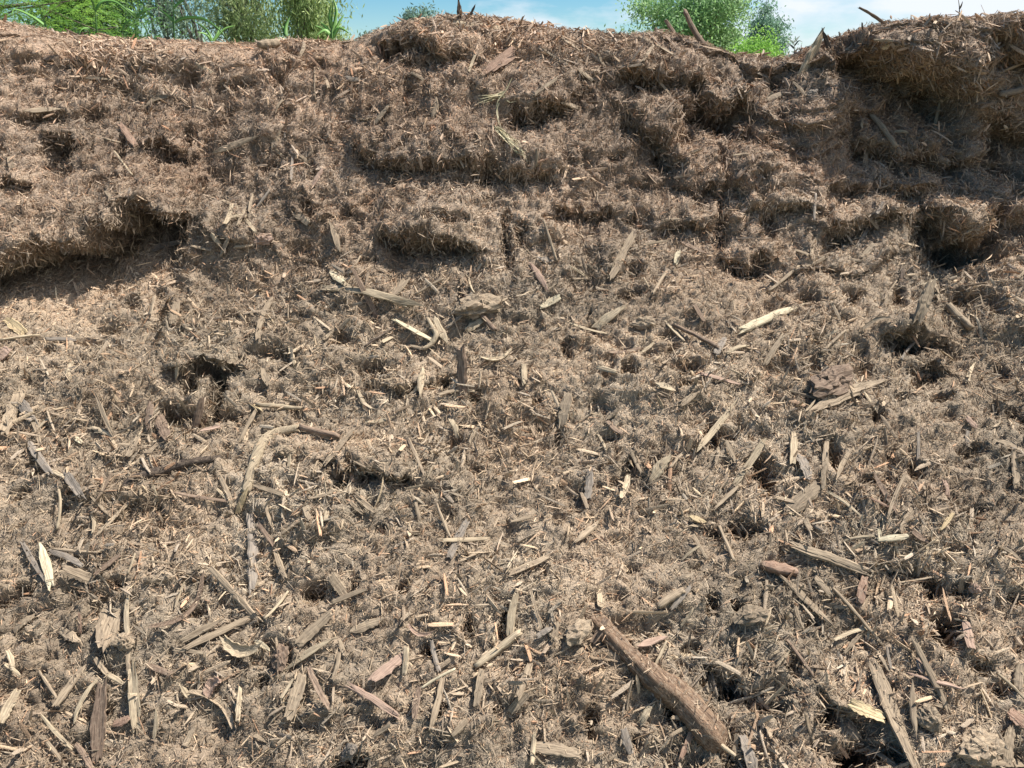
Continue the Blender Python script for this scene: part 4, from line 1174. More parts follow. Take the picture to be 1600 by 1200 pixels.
# pieces that follow a path: tubes through several points
def path_mesh(name, pts, radii, seed, k=14, rough=0.07, flat=0.85, sub=7):
    pts = [Vector(p) for p in pts]; r_ = np.random.default_rng(seed)
    P_, R_ = [], []
    for i in range(len(pts) - 1):
        p0 = pts[max(i - 1, 0)]; p1 = pts[i]; p2 = pts[i + 1]; p3 = pts[min(i + 2, len(pts) - 1)]
        for q in range(sub):
            t = q / sub
            P_.append(0.5 * ((2 * p1) + (p2 - p0) * t + (2 * p0 - 5 * p1 + 4 * p2 - p3) * t * t + (3 * p1 - p0 - 3 * p2 + p3) * t ** 3))
            R_.append(radii[i] * (1 - t) + radii[i + 1] * t)
    P_.append(pts[-1]); R_.append(radii[-1])
    m = len(P_); rid = 1 + rough * r_.normal(0, 1, k)
    V = []; up = Vector((0, -.6, .8))
    for i, p in enumerate(P_):
        d = (P_[min(i + 1, m - 1)] - P_[max(i - 1, 0)]).normalized()
        u = (up - d * up.dot(d)).normalized(); v = d.cross(u)
        rg = 1 + r_.normal(0, rough * .25) + .07 * mnoise.noise(p * 30)
        for q in range(k):
            t = 2 * math.pi * q / k
            e = rid[q] * rg * (1 + r_.normal(0, rough * .4)) * R_[i]
            j = d * (R_[i] * r_.normal(0, .35)) if i in (0, m - 1) else Vector((0, 0, 0))
            V.append(p + u * (math.cos(t) * e * flat) + v * (math.sin(t) * e) + j)
    V += [P_[0], P_[-1]]
    f = []; sz = []
    for i in range(m - 1):
        for q in range(k):
            f += [i * k + q, i * k + (q + 1) % k, (i + 1) * k + (q + 1) % k, (i + 1) * k + q]; sz.append(4)
    for q in range(k):
        f += [m * k, (q + 1) % k, q]; sz.append(3)
        f += [m * k + 1, (m - 1) * k + q, (m - 1) * k + (q + 1) % k]; sz.append(3)
    MM = frame_matrix(P_[0], P_[-1], Vector((0, -.6, .8))); inv = MM.inverted()
    return np_mesh(name, np.array([tuple(inv @ p) for p in V]), np.array(sz), np.array(f), None, True), MM

def path_piece(name, pix, radii_px, mat, label, cat, group=None, sink=0.0, seed=1, lifts=None, **kw):
    pts = []; rr = []
    for n_, ((x, y), r_px) in enumerate(zip(pix, radii_px)):
        h = xs_of(x, y)[2]; nb_ = base_normal(x, y); r_ = ray(x, y)
        hs = place(x, y); off = (hs - h).dot(nb_) * 0.6
        rad = r_px * axis_depth(h) / FPX
        want = off + rad * (1 - sink) + (lifts[n_] if lifts else 0)
        pts.append(h + r_ * (want / r_.dot(nb_))); rr.append(rad)
    me, o0 = path_mesh(name, pts, rr, seed, **kw)
    o = link_mesh(name, me, mat); o.matrix_world = o0
    LITTERED.append((o, 0.45 if name == 'log' else .2))
    return props(o, label, cat, group), pts

# the half buried log
log_mat = wood_mat('log_wood', (0.07, 0.043, 0.029), (0.19, 0.125, 0.08), dust=.6)
lg, lp_ = path_piece('log', [(872, 908), (905, 945), (942, 982), (985, 1025), (1025, 1062), (1065, 1092), (1105, 1140), (1128, 1172)],
           [10, 14, 16, 14, 19, 23, 25, 17], log_mat, 'half buried log with peeled reddish bark, slanting down right near the bottom', 'log',
           sink=0.75, lifts=[-.04, -.018, -.002, .006, .006, -.001, -.010, -.045], k=26, rough=.075, sub=8)
# forked pale branch
path_piece('branch', [(384, 768), (392, 738), (402, 708), (409, 692), (430, 676), (466, 668)], [7, 8, 9, 9, 7.5, 6], WM['p'],
           'pale forked branch, bent at its middle, lying right of the dark cavity', 'branch', sink=.1, seed=5)
path_piece('branch', [(470, 669), (500, 677), (530, 684)], [5, 5, 4], WM['t'],
           'tan branch end carrying on right of the pale forked branch', 'branch', sink=.2, seed=6)
path_piece('charred_stick', [(190, 768), (205, 752), (230, 742), (262, 733), (300, 722), (345, 717)], [5, 8, 8, 8, 7, 6], WM['d'],
           'charred black stick, long and gently bent, on the left slope', 'stick', sink=.1, seed=7)
path_piece('bent_stick', [(709, 433), (720, 450), (732, 470), (752, 492), (773, 516)], [2.4, 3, 3.4, 4, 4.5], WM['b'],
           'bent brown stick crossing the crumbly tan wood, middle talus', 'stick', sink=-.5, seed=8, k=8)
path_piece('curled_root', [(668, 498), (676, 512), (681, 524), (673, 538), (661, 545)], [3, 4, 4.5, 4, 3], WM['p'],
           'pale hook shaped root between the bleached chip and the pale wedge', 'root', sink=-.3, seed=9, k=8)

# ------------------------------------------------------------------ shredded stuff
tri = np.concatenate([gf[:, [0, 1, 2]], gf[:, [0, 2, 3]]])
tv = flat[tri]
tn = np.cross(tv[:, 1] - tv[:, 0], tv[:, 2] - tv[:, 0])
ta = np.linalg.norm(tn, axis=1) / 2
tn = tn / np.maximum(2 * ta[:, None], 1e-12)
tcen = tv.mean(1)
ti, tj = np.divmod(tri[:, 0], ns)
tS = ss[tj]; tX = xs[ti]
# how densely to cover: full in front, thinner beside and behind
rel = tcen - np.array(CAM)
dpt = rel @ np.array(FWD)
pxx = 800 + FPX * rel[:, 0] / np.maximum(dpt, .2); pyy = 600 - FPX * (rel @ np.array(UP)) / np.maximum(dpt, .2)
side = np.clip(np.maximum(-pxx, pxx - 1600) / 900, 0, 1)
low = np.clip((pyy - 1200) / 200, 0, 1)
cover = (1 - 0.6 * side) * (1 - 0.6 * low) * np.where(tS > 3.5, 0.12, 1) * (tS < 4.6) * (tS > 0.45)

def pick(n, wt):
    cdf = np.cumsum(wt); cdf /= cdf[-1]
    k = np.searchsorted(cdf, rng.random(n))
    k = np.clip(k, 0, len(tv) - 1)
    r1 = np.sqrt(rng.random(n)); r2 = rng.random(n)
    p = tv[k, 0] * (1 - r1)[:, None] + tv[k, 1] * (r1 * (1 - r2))[:, None] + tv[k, 2] * (r1 * r2)[:, None]
    return k, p

# the loose pieces carry some of the litter too: add their upper faces
dgx = bpy.context.evaluated_depsgraph_get(); dgx.update()
ev, ew, eS = [], [], []
for o_, wt_ in LITTERED:
    n_ = len(o_.data.vertices); co = np.empty(n_ * 3, np.float32); o_.data.vertices.foreach_get('co', co)
    M_ = np.array(o_.matrix_basis)
    co = co.reshape(-1, 3) @ M_[:3, :3].T + M_[:3, 3]
    o_.data.calc_loop_triangles(); lt = np.empty(len(o_.data.loop_triangles) * 3, np.int32)
    o_.data.loop_triangles.foreach_get('vertices', lt)
    ev.append(co[lt.reshape(-1, 3)]); ew.append(np.full(len(lt) // 3, wt_))
ev = np.concatenate(ev); ew = np.concatenate(ew)
en = np.cross(ev[:, 1] - ev[:, 0], ev[:, 2] - ev[:, 0]); ea = np.linalg.norm(en, axis=1) / 2; en = en / np.maximum(2 * ea[:, None], 1e-12)
ew = ew * np.clip(en[:, 2] * 1.2 - 0.1, 0, 1)
ecen = ev.mean(1); eS = np.clip(0.8 + (ecen[:, 1] - 1.3) * 1.22, .6, 3.2)
tv = np.concatenate([tv, ev]); tn = np.concatenate([tn, en]); ta = np.concatenate([ta, ea]); cover = np.concatenate([cover, ew])
tS = np.concatenate([tS, eS]); tX = np.concatenate([tX, ecen[:, 0]])

# templates: a = along, b = across, c = thickness; rings of 3 or 4 corners
def ring_template(rings, k):
    v = []; f = []
    for (a, r) in rings:
        for q in range(k):
            t = 2 * math.pi * q / k + 0.4
            v.append((a, r * math.cos(t), r * math.sin(t)))
    m = len(rings)
    for i in range(m - 1):
        for q in range(k):
            f.append((i * k + q, i * k + (q + 1) % k, (i + 1) * k + (q + 1) % k, (i + 1) * k + q))
    f.append(tuple(range(k - 1, -1, -1))); f.append(tuple(range((m - 1) * k, m * k)))
    return np.array(v), f

PAL = np.array([[1.16, 1.14, 1.09], [1.0, 1.0, 1.0], [0.74, 0.73, 0.72], [1.08, 0.95, 0.86], [0.92, 0.96, 1.0], [1.32, 1.28, 1.18], [0.5, 0.47, 0.45], [1.25, 0.98, 0.84]])
def shreds(n, wt, tmpl, lmin, lmax, wmin, wmax, thick, lift, tilt, palw, align=0.8, hang=0.7, bendk=0.25, endj=0.3):
    k, p = pick(n, wt)
    nrm = tn[k]
    x, s = tX[k], tS[k]
    # tangent frame: along x and up the slope
    ex = np.array([1.0, 0, 0]) - nrm * nrm[:, :1]; ex /= np.maximum(np.linalg.norm(ex, axis=1, keepdims=True), 1e-6)
    ey = np.cross(nrm, ex)
    th = 3.0 * n1.fbm(x / 0.16 + 60, s / 0.14, 2) + rng.normal(0, align, n)
    d = ex * np.cos(th)[:, None] + ey * np.sin(th)[:, None]
    d = d + nrm * rng.normal(0, tilt, n)[:, None]
    # under lips and on steep parts the fibres hang down
    hg = smooth01((0.25 - nrm[:, 2]) / 0.6) * hang * rng.random(n)
    d = d * (1 - hg)[:, None] + np.array([0, -0.35, -1.0])[None] * hg[:, None]
    d /= np.linalg.norm(d, axis=1, keepdims=True)
    u = np.cross(nrm, d); u /= np.maximum(np.linalg.norm(u, axis=1, keepdims=True), 1e-6)
    ro = rng.normal(0, 0.75, n)
    w = np.cross(d, u)
    u2 = u * np.cos(ro)[:, None] + w * np.sin(ro)[:, None]; w2 = np.cross(d, u2)
    L = lmin + (lmax - lmin) * rng.random(n) ** 1.7
    W = wmin + (wmax - wmin) * rng.random(n) ** 1.4
    T = W * (thick[0] + (thick[1] - thick[0]) * rng.random(n))
    p = p + nrm * (lift * rng.random(n) ** 1.5 + T * 0.3)[:, None]
    tvv, tf = tmpl
    a = tvv[:, 0][None] * np.ones((n, 1))
    ends = (np.abs(tvv[:, 0]) > 0.45)[None]
    a = a + ends * rng.normal(0, 0.07, a.shape)
    bw = tvv[:, 1][None] * (1 + endj * rng.normal(0, 0.5, a.shape) * ends) * W[:, None] * .5
    ct = tvv[:, 2][None] * T[:, None] * .5 + (rng.normal(0, bendk, n) * L)[:, None] * (tvv[:, 0] ** 2)[None]
    side_b = (rng.normal(0, bendk * 0.7, n) * L)[:, None] * (tvv[:, 0] ** 2)[None]
    V = p[:, None] + d[:, None] * (a * L[:, None])[..., None] + u2[:, None] * (bw + side_b)[..., None] + w2[:, None] * ct[..., None]
    m = len(tvv)
    sizes = np.tile(np.array([len(f) for f in tf]), n)
    lp = np.array([i for f in tf for i in f])
    loops = (np.arange(n)[:, None] * m + lp[None]).ravel()
    col = heap_tint(x, s)
    pw = np.array(palw, float); pw /= pw.sum()
    ci = rng.choice(len(PAL), n, p=pw)
    col = col * PAL[ci] * rng.normal(1, 0.15, n).clip(.4, 1.7)[:, None]
    cols = np.repeat(np.clip(col, 0.01, 0.75), m, axis=0)
    return V.reshape(-1, 3), sizes, loops, cols

def join(parts):
    off = 0; V = []; Sz = []; Lp = []; Cl = []
    for v, s_, l_, c_ in parts:
        V.append(v); Sz.append(s_); Lp.append(l_ + off); Cl.append(c_); off += len(v)
    return np.concatenate(V), np.concatenate(Sz), np.concatenate(Lp), np.concatenate(Cl)

T_fine = ring_template([(-.5, .35), (.5, .55)], 3)
T_mid = ring_template([(-.5, .35), (-.15, 1), (.2, .9), (.5, .4)], 4)
T_big = ring_template([(-.5, .7), (-.3, 1), (0, 1.05), (.3, .95), (.5, .75)], 6)
w0 = ta * cover
crest = smooth01((tS - 2.75) / 0.25)
coarse = np.clip(0.55 + 1.1 * n2.fbm(tX / 0.24 + 11, tS / 0.2, 3), 0.06, 2.4) * (1 + 2.6 * crest) * (1 - 0.55 * smooth01((tS - 2.05) / .2) * (1 - crest))
dens = 1.35
isheap = np.arange(len(ta)) < len(tri)
facem = smooth01((tS - 2.05) / .25) * (1 - crest)
w0h = w0 * isheap
lipw = np.clip(ta / (DX * .0075 / 2) - 1.7, 0, 5) * cover * isheap * ta * (.12 + facem)
fine = join([
    shreds(int(310000 * dens), w0, T_fine, .007, .024, .0024, .0058, (.3, .75), .011, .28, [3, 4, 2.5, 2, 1, 1.0, 1.1, .6], align=1.8, endj=.6, hang=.35),
    shreds(int(140000 * dens), w0 * (0.3 + 1.6 * facem), T_fine, .004, .011, .0028, .0058, (.4, .9), .012, .42, [3, 4, 2.5, 2.5, .5, .6, 1.1, .9], align=2.0, endj=.6, hang=.3),
    shreds(int(120000 * dens), w0h * (0.3 + coarse * .7), T_fine, .016, .044, .0022, .0046, (.35, .8), .013, .26, [4, 4, 2.2, 1.6, 1.5, 1.2, 1.4, .5], bendk=.08, align=1.2, hang=.4),
    shreds(int(52000 * dens), lipw, T_fine, .010, .036, .0026, .0062, (.35, .8), .034, .7, [4, 4, 2.2, 1.6, 1.5, 1.1, 1.0, .5], bendk=.1, hang=.8, align=1.4),
])
me = np_mesh('mulch', *fine[:1], *fine[1:3], fine[3])
mm = mulch_mat('mulch_shreds', scale=500)
o = link_mesh('mulch_litter', me, mm)
props(o, 'brown shredded bark and wood fibre covering the whole heap', kind='stuff')
cb_ = join([
    shreds(int(6500 * dens), lipw, T_mid, .016, .048, .0035, .0095, (.3, .8), .036, .6, [4, 4, 3, 1.5, 2, .8, 1.8, .6], bendk=.1, hang=.5, align=1.6),
    shreds(int(34000 * dens), w0h * coarse, T_mid, .018, .055, .0032, .0080, (.25, .6), .015, .34, [4, 5, 2.5, 1.5, 2, .9, .9, .6], bendk=.09),
    shreds(int(6500 * dens), w0h * coarse * (1 - .6 * facem), T_big, .035, .080, .0055, .012, (.2, .45), .018, .24, [4, 4, 2, 1, 2.2, 1.2, .6, .5], bendk=.08),
])
me = np_mesh('chips', *cb_[:1], *cb_[1:3], cb_[3])
o = link_mesh('wood_chip_litter', me, mulch_mat('mulch_chips', scale=330, bump=.4))
props(o, 'countless small wood chips mixed through the mulch', kind='stuff')

# ------------------------------------------------------------------ blades, plants, trees
leafM = leaf_mat('fresh_blades', .4)
strawM = leaf_mat('dry_straw', .2)
def blade_mesh(name, pts, w, col, seed=0, fold=0.25, flatk=None):
    """a grass blade: a folded strip with a thick mid rib along a smooth path"""
    pts = [Vector(p) for p in pts]; P_ = []
    sub = 6
    for i in range(len(pts) - 1):
        p0 = pts[max(i - 1, 0)]; p1 = pts[i]; p2 = pts[i + 1]; p3 = pts[min(i + 2, len(pts) - 1)]
        for q in range(sub):
            t = q / sub
            P_.append(0.5 * ((2 * p1) + (p2 - p0) * t + (2 * p0 - 5 * p1 + 4 * p2 - p3) * t * t + (3 * p1 - p0 - 3 * p2 + p3) * t ** 3))
    P_.append(pts[-1]); m = len(P_); r_ = random.Random(seed)
    ref = Vector((r_.uniform(-.4, .4), -1, r_.uniform(.1, .6))).normalized()
    V = []; cols = []
    for i, p in enumerate(P_):
        t = i / (m - 1)
        d = (P_[min(i + 1, m - 1)] - P_[max(i - 1, 0)]).normalized()
        u = d.cross(ref); u = u.normalized() if u.length > 1e-4 else Vector((1, 0, 0)); n_ = u.cross(d)
        ww = w * .5 * min(1, (t + .12) / .25) * (1 - t ** 2.2) + 0.0003
        V += [p - u * ww + n_ * ww * fold, p, p + u * ww + n_ * ww * fold, p + n_ * (-0.0006)]
        cc = [c * (1 + .12 * math.sin(7 * t + seed)) for c in col]
        cols += [cc, [c * 1.25 for c in cc], cc, cc]
    f = []
    for i in range(m - 1):
        a = 4 * i; b = a + 4
        f += [a, a + 1, b + 1, b, a + 1, a + 2, b + 2, b + 1, a + 2, a + 3, b + 3, b + 2, a + 3, a, b, b + 3]
    o0 = P_[0]
    return np_mesh(name, np.array([tuple(v - o0) for v in V]), np.full(4 * (m - 1), 4), np.array(f), np.array(cols), True), o0

def at_depth(px, py, d): return CAM + ray(px, py) * d
def grass_plant(base_px, d_off, stems, blades, label, col, w=0.011, name='grass_plant', mat=None, seed=0):
    b0 = place(*base_px); dd = axis_depth(b0) + d_off
    root = at_depth(base_px[0], base_px[1] + 3, dd)
    e = empty(name, root, label, 'grass plant' if name == 'grass_plant' else 'seedling', 'green grass plants along the crest')
    mt = mat or leafM
    k = 0
    for path in stems:
        pts = [at_depth(x, y, dd + rnd.uniform(-.01, .01)) for x, y in path]
        me, o0 = blade_mesh('stem', pts, w * .55, [c * .9 for c in col], seed + k, fold=.9); k += 1
        o = link_mesh('stem', me, mt, e); o.location = o0 - root
    for path in blades:
        sgn = rnd.choice([-1, 1]); n_ = len(path)
        pts = [at_depth(x, y, dd + sgn * .035 * i / n_) for i, (x, y) in enumerate(path)]
        me, o0 = blade_mesh('blade', pts, w * rnd.uniform(.85, 1.15), col, seed + k); k += 1
        o = link_mesh('blade', me, mt, e); o.location = o0 - root
    return e
G1 = (0.17, 0.34, 0.09); G2 = (0.22, 0.42, 0.11); G3 = (0.07, 0.17, 0.04)
grass_plant((74, 44), .03, [[(74, 44), (68, 28), (60, 4)]], [[(72, 42), (50, 26), (24, 15), (18, 24)], [(73, 42), (62, 32), (45, 30)]],
            'leftmost grass seedling, one stem and a long blade bent to the left', G2, .010, seed=1)
grass_plant((152, 58), .05, [[(152, 58), (151, 38), (149, 14)]], [[(149, 18), (160, 3), (182, 4), (212, 28)], [(149, 16), (146, 6), (140, -6)], [(149, 18), (156, 8), (165, -4)]],
            'grass seedling with a high arched blade, left of the drooping one', G1, .012, seed=11)
grass_plant((136, 58), .02, [], [[(139, 56), (141, 48), (134, 44), (127, 47), (124, 54)]],
            'small green blade curled into a ring on the left crest', G2, .011, seed=21)
grass_plant((213, 66), .04, [[(213, 66), (213, 48), (213, 28)], [(194, 70), (193, 58), (192, 47)]], [[(192, 48), (198, 36), (212, 28)], [(213, 29), (224, 18), (246, 11)], [(213, 30), (207, 20), (196, 12)]],
            'grass seedling with two stems and a blade drooping left', G1, .011, seed=31)
grass_plant((273, 62), .10, [[(273, 62), (272, 30), (271, -8)]], [[(272, 36), (290, 28), (318, 30), (340, 44), (356, 62)], [(272, 34), (262, 24), (248, 14)], [(272, 12), (284, 2), (296, -6)]],
            'tall grass stem with a blade arching down to the right', G1, .012, seed=41)
grass_plant((330, 64), .12, [], [[(332, 64), (322, 46), (302, 32)], [(334, 64), (350, 46), (368, 40)], [(330, 64), (322, 54), (308, 50)], [(333, 64), (340, 52), (344, 40)]],
            'low tuft of loose blades right of the tall grass stem', G2, .009, seed=51)
grass_plant((447, 56), .06, [], [[(446, 56), (447, 42), (453, 26)], [(448, 56), (444, 46), (441, 40)]],
            'single broad green blade left of the grass clump', G1, .018, seed=61)
grass_plant((518, 60), .05, [[(519, 60), (519, 30), (521, -6)]],
            [[(518, 58), (512, 46), (500, 34)], [(519, 50), (526, 20), (520, -4)], [(518, 60), (508, 48), (494, 56)], [(520, 60), (530, 44), (546, 52)], [(519, 58), (530, 36), (538, 22)],
             [(518, 60), (524, 44), (526, 30)], [(517, 60), (505, 46), (492, 40)], [(519, 46), (515, 26), (518, 4)]],
            'tall leafy grass clump at the right end of the left trees', G2, .015, seed=71)
grass_plant((1241, 90), .03, [[(1241, 90), (1241, 76), (1240, 60)]], [[(1241, 76), (1234, 70), (1228, 72)], [(1241, 72), (1248, 64), (1254, 66)], [(1240, 68), (1234, 62), (1230, 60)], [(1241, 66), (1246, 60), (1250, 56)], [(1241, 80), (1248, 76), (1252, 78)]],
            'wispy grey green seedling in the dip left of the pale board', (0.13, .16, .12), .006, name='seedling', seed=81)
grass_plant((1498, 26), .02, [[(1498, 26), (1499, 12), (1496, -8)]], [[(1499, 14), (1502, 8), (1504, 2)]],
            'single thin stalk standing on the highest right mound', (0.12, .11, .06), .006, name='seedling', seed=91)

# straw tuft hanging on the upper face
def straw(label, strands, px):
    root = place(*px) + Vector((0, -.015, .01))
    e = empty('straw_tuft', root, label, 'straw tuft', 'straw tufts on the upper face')
    for k, path in enumerate(strands):
        pts = []
        for i, (x, y) in enumerate(path):
            h = place(x, y); pts.append(h - ray(x, y).normalized() * (0.010 + .015 * rnd.random()))
        dd = [axis_depth(p) for p in pts]; dmin = min(dd)
        pts = [at_depth(x, y, min(d_, dmin + .03)) for (x, y), d_ in zip(path, dd)]
        me, o0 = blade_mesh('straw', pts, rnd.uniform(.0022, .0042), (.50, .43, .26), k, fold=.6)
        o = link_mesh('straw', me, strawM, e); o.location = o0 - root
st = []
for k in range(11):
    a = rnd.uniform(-.5, .5)
    st.append([(790 - 2 * k % 7, 145 + rnd.uniform(-4, 6)), (775 - k, 152 + 8 * a), (752 - rnd.uniform(0, 8), 156 + 14 * a)])
st += [[(800, 122), (790, 142), (777, 160), (778, 180), (783, 200)], [(780, 160), (776, 175), (780, 196)], [(785, 150), (796, 160), (806, 158)]]
straw('upper straw tuft, pale fine roots spread to the left', st, (778, 156))
st = []
for k in range(12):
    st.append([(774 + rnd.uniform(-3, 5), 200 + rnd.uniform(-4, 5)), (788 + rnd.uniform(-4, 6), 212 + rnd.uniform(-5, 5)), (802 + rnd.uniform(-6, 14), 226 + rnd.uniform(-8, 10)), (815 + rnd.uniform(-10, 10), 240 + rnd.uniform(-8, 10))])
straw('lower straw tuft, pale bundle slanting down to the right', st, (786, 210))

# ---- trees beyond the heap
def rot_axis(v, ax, a): return Matrix.Rotation(a, 3, ax) @ v
def tree(name, label, cx, cy, height, crown_c, crown_r, n_clump, leaves, leaf_l, leaf_w, palette, trunk_r=.12, seed=0, droop=0.0, frond=False, clump_r=.45, bark=(.12, .10, .08), flatness=1.0, nlimb=14, forks=1, cat='tree'):
    r_ = random.Random(seed); g = np.random.default_rng(seed)
    root = Vector((cx, cy, -0.02))
    e = empty(name, root, label, cat, 'trees beyond the heap')
    cc = Vector(crown_c) ; cr = Vector(crown_r)
    # limbs: from the trunk to points through the crown
    V = []; F = []; SZ = []
    def limb(pts, r0, r1, k=7):
        o = len(V); m = len(pts)
        for i, p in enumerate(pts):
            d = (pts[min(i + 1, m - 1)] - pts[max(i - 1, 0)]).normalized()
            u = d.cross(Vector((.3, .9, .1))).normalized(); v = d.cross(u); rr = r0 + (r1 - r0) * i / (m - 1)
            for q in range(k):
                t = 2 * math.pi * q / k; V.append(tuple(p + u * math.cos(t) * rr + v * math.sin(t) * rr))
        for i in range(m - 1):
            for q in range(k):
                F.extend([o + i * k + q, o + i * k + (q + 1) % k, o + (i + 1) * k + (q + 1) % k, o + (i + 1) * k + q]); SZ.append(4)
    base_z = max(0.3, cc.z - cr.z * 1.1)
    limbs_ = []
    for fk in range(forks):
        off = Vector((r_.uniform(-.3, .3) * fk, r_.uniform(-.2, .2) * fk, 0))
        top = Vector((cc.x + r_.uniform(-.3, .3) * cr.x, cc.y, cc.z + cr.z * .55))
        tp = [off + Vector((0, 0, 0)), off + Vector((r_.uniform(-.1, .1), 0, base_z * .6)), off * 1.5 + Vector((top.x * .35, top.y * .35, base_z)), off + Vector((top.x * .8, top.y * .8, (base_z + top.z) / 2)), top]
        limb(tp, trunk_r, trunk_r * .22)
        limbs_.append(tp)
    tips = []
    for k in range(n_clump):
        # clump centres spread through the crown, more towards its surface
        d = Vector((r_.gauss(0, 1), r_.gauss(0, 1), r_.gauss(0, 1))).normalized()
        q = r_.random() ** .45
        tips.append(Vector((cc.x + d.x * cr.x * q, cc.y + d.y * cr.y * q, cc.z + d.z * cr.z * q)))
    for k, p in enumerate(tips):
        if k < nlimb * 3:
            tp = limbs_[k % forks]; s_ = tp[2].lerp(tp[4], r_.random() * .8)
            m_ = s_.lerp(p, .5) + Vector((r_.uniform(-.2, .2), r_.uniform(-.2, .2), r_.uniform(0, .3)))
            limb([s_, m_, p], trunk_r * (.30 if k < nlimb else .13), trunk_r * .05, 5)
    mt, nn, l, b = mat_new('bark_' + name); b.inputs['Base Color'].default_value = (*bark, 1); b.inputs['Roughness'].default_value = .9
    tn_ = nn.new('ShaderNodeTexNoise'); tn_.inputs['Scale'].default_value = 9; mx = nn.new('ShaderNodeMixRGB')
    mx.inputs[1].default_value = (*[c * .6 for c in bark], 1); mx.inputs[2].default_value = (*[c * 1.5 for c in bark], 1)
    l.new(tn_.outputs['Fac'], mx.inputs[0]); l.new(mx.outputs[0], b.inputs['Base Color'])
    link_mesh('trunk', np_mesh('trunk', np.array(V), np.array(SZ), np.array(F), None, True), mt, e)
    # leaves
    n = leaves
    T_ = np.array([tuple(t) for t in tips])
    ci = g.integers(0, len(T_), n)
    csz = g.uniform(.6, 1.35, len(T_))
    hue = np.array(palette)[g.integers(0, len(palette), len(T_))] * 1.35
    if frond:
        # feathery compound leaves: leaflets in two rows along arching stalks
        nf = n // 26; fi = g.integers(0, len(T_), nf)
        c0 = T_[fi] + g.normal(0, clump_r * .55, (nf, 3)) * csz[fi][:, None]
        az = g.uniform(0, 2 * np.pi, nf); L = g.uniform(.28, .5, nf)
        t = (np.arange(26) // 2 + 1) / 13.0; sd_ = np.where(np.arange(26) % 2, 1, -1)
        dx = np.cos(az)[:, None] * t[None] * L[:, None]; dy = np.sin(az)[:, None] * t[None] * L[:, None]
        dz = (.25 * t - .55 * t * t)[None] * L[:, None]
        ll = leaf_l * np.sin(np.pi * np.clip(t, .08, .95)) ** .6
        px_ = -np.sin(az)[:, None] * sd_[None] * ll[None] * .5; py_ = np.cos(az)[:, None] * sd_[None] * ll[None] * .5
        cen = np.stack([c0[:, :1] + dx + px_, c0[:, 1:2] + dy + py_, c0[:, 2:] + dz - .01], -1).reshape(-1, 3)
        d = np.stack([px_, py_, np.full_like(px_, -.006)], -1).reshape(-1, 3); d = d / np.linalg.norm(d, axis=1, keepdims=True)
        ci = np.repeat(fi, 26); n = len(cen); lenn = np.tile(ll, nf)
        u = np.cross(d, np.array([0, 0, 1.0])) + g.normal(0, .25, (n, 3))
    else:
        cen = T_[ci] + g.normal(0, clump_r, (n, 3)) * csz[ci][:, None] * np.array([1, 1, .75])
        d = g.normal(0, 1, (n, 3)) + np.array([0, 0, -droop]); d /= np.linalg.norm(d, axis=1, keepdims=True)
        u = np.cross(d, g.normal(0, 1, (n, 3))); lenn = leaf_l * g.uniform(.6, 1.2, n)
    u /= np.maximum(np.linalg.norm(u, axis=1, keepdims=True), 1e-6)
    nn_ = np.cross(d, u)
    hl = (d * lenn[:, None] * .5); hw = u * (leaf_w * .5)
    q = np.stack([cen - hl, cen + hw + nn_ * leaf_w * .12, cen + hl, cen - hw + nn_ * leaf_w * .12], 1)
    cols = hue[ci] * g.normal(1, .16, n)[:, None]
    me = np_mesh('crown', q.reshape(-1, 3), np.full(n, 4), np.arange(4 * n), np.repeat(np.clip(cols, .01, .8), 4, axis=0))
    link_mesh('crown', me, leaf_mat('leaves_' + name, .45), e)
    return e
def X(px, d): return (px - 800) / FPX * d * .985
BG = [(.16, .30, .045), (.12, .25, .04), (.20, .34, .06), (.09, .20, .04)]
DG = [(.045, .10, .035), (.06, .13, .04), (.035, .08, .035)]
EU = [(.22, .29, .13), (.27, .34, .15), (.17, .24, .12), (.31, .36, .18)]
GG = [(.16, .24, .15), (.21, .30, .16), (.12, .18, .13)]
tree('feathery_tree', 'bright green feathery tree at the far left behind the grass seedlings', X(20, 11), 11, 5, (0, 0, 2.9), (2.0, 1.8, 1.2), 120, 90000, .045, .012, BG, .12, 3, frond=True, clump_r=.35)
tree('dark_tree', 'dark dense tree behind the feathery one, left', X(186, 15.5), 15.5, 5, (0, 0, 2.8), (.62, 1.2, 1.5), 90, 18000, .11, .05, DG, .14, 4, clump_r=.20)
tree('gum_tree', 'airy gum tree with thin bare branches, sky showing through', X(292, 19), 19, 7, (0, 0, 3.6), (.75, 1.0, 1.8), 34, 5000, .15, .028, GG, .10, 5, droop=1.2, clump_r=.28, nlimb=20, forks=3, bark=(.10, .09, .08))
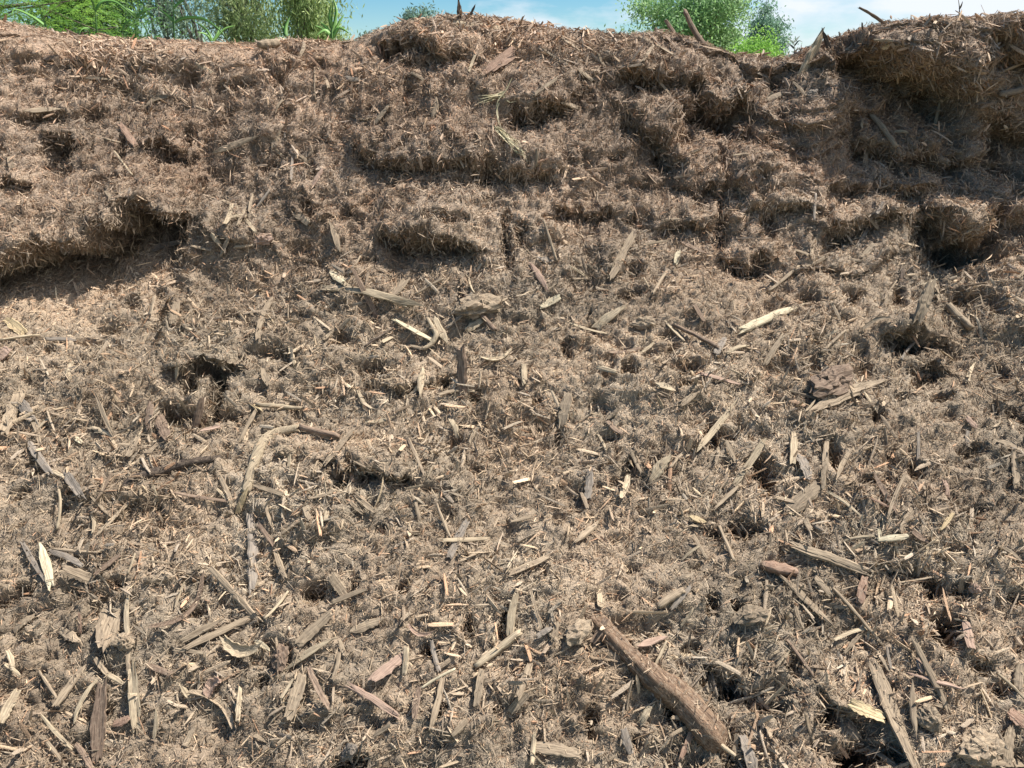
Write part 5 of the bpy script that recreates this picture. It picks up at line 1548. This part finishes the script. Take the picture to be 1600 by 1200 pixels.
tree('gum_tree', 'olive gum tree between the airy one and the grass clump', X(412, 21), 21, 8, (0, 0, 3.7), (1.15, 1.3, 2.1), 60, 10500, .16, .032, EU, .12, 6, droop=1.4, clump_r=.30, nlimb=20, forks=3, bark=(.11, .10, .085))
tree('gum_tree', 'rightmost gum tree of the left row, pale olive crown', X(508, 20), 20, 8, (0, 0, 3.6), (.66, .8, 1.9), 55, 12000, .15, .032, [(.26, .34, .13), (.22, .30, .12), (.31, .38, .16)], .10, 8, droop=1.4, clump_r=.22, forks=2)
tree('far_tree', 'small blue green far tree left of the middle mound', X(668, 44), 44, 6, (0, 0, 3.6), (.95, .9, 2.4), 60, 9000, .26, .07, [(.12, .19, .15), (.15, .23, .17)], .1, 9, clump_r=.26)
tree('far_tree', 'lowest dark far tree peeping over the crest left of the mound', X(600, 44), 44, 5, (0, 0, 2.9), (.8, .8, 1.9), 50, 8000, .24, .07, [(.10, .16, .12), (.13, .19, .14)], .1, 10, clump_r=.26)
tree('flowering_bush', 'tiny yellow green bush at the left foot of the far trees', X(572, 34), 34, 3, (0, 0, 2.2), (.35, .35, 1.6), 20, 3500, .14, .06, [(.35, .36, .06), (.25, .33, .07)], .04, 12, clump_r=.16, cat='bush')
tree('round_tree', 'large leafy tree behind the dark stick on the right crest', X(1058, 22), 22, 6, (0, 0, 3.1), (1.45, 1.4, 1.45), 95, 30000, .10, .04, [(.17, .29, .12), (.21, .34, .13), (.13, .23, .10), (.24, .36, .16)], .13, 13, clump_r=.22)
tree('bluish_tree', 'small bluish tree right of the large leafy tree', X(1168, 27), 27, 5, (0, 0, 2.9), (.62, .7, 1.25), 60, 13000, .10, .045, [(.12, .21, .14), (.15, .25, .17)], .09, 14, clump_r=.2)
tree('low_bush', 'bright green low bush in the dip of the right crest', X(1158, 15), 15, 3, (0, 0, 1.75), (.50, .6, .72), 70, 22000, .06, .028, [(.17, .32, .06), (.21, .37, .07)], .05, 15, clump_r=.14, cat='bush')

# a few small green weeds behind the dip of the left crest
for k, (px, py) in enumerate(((300, 72), (420, 66))):
    pass
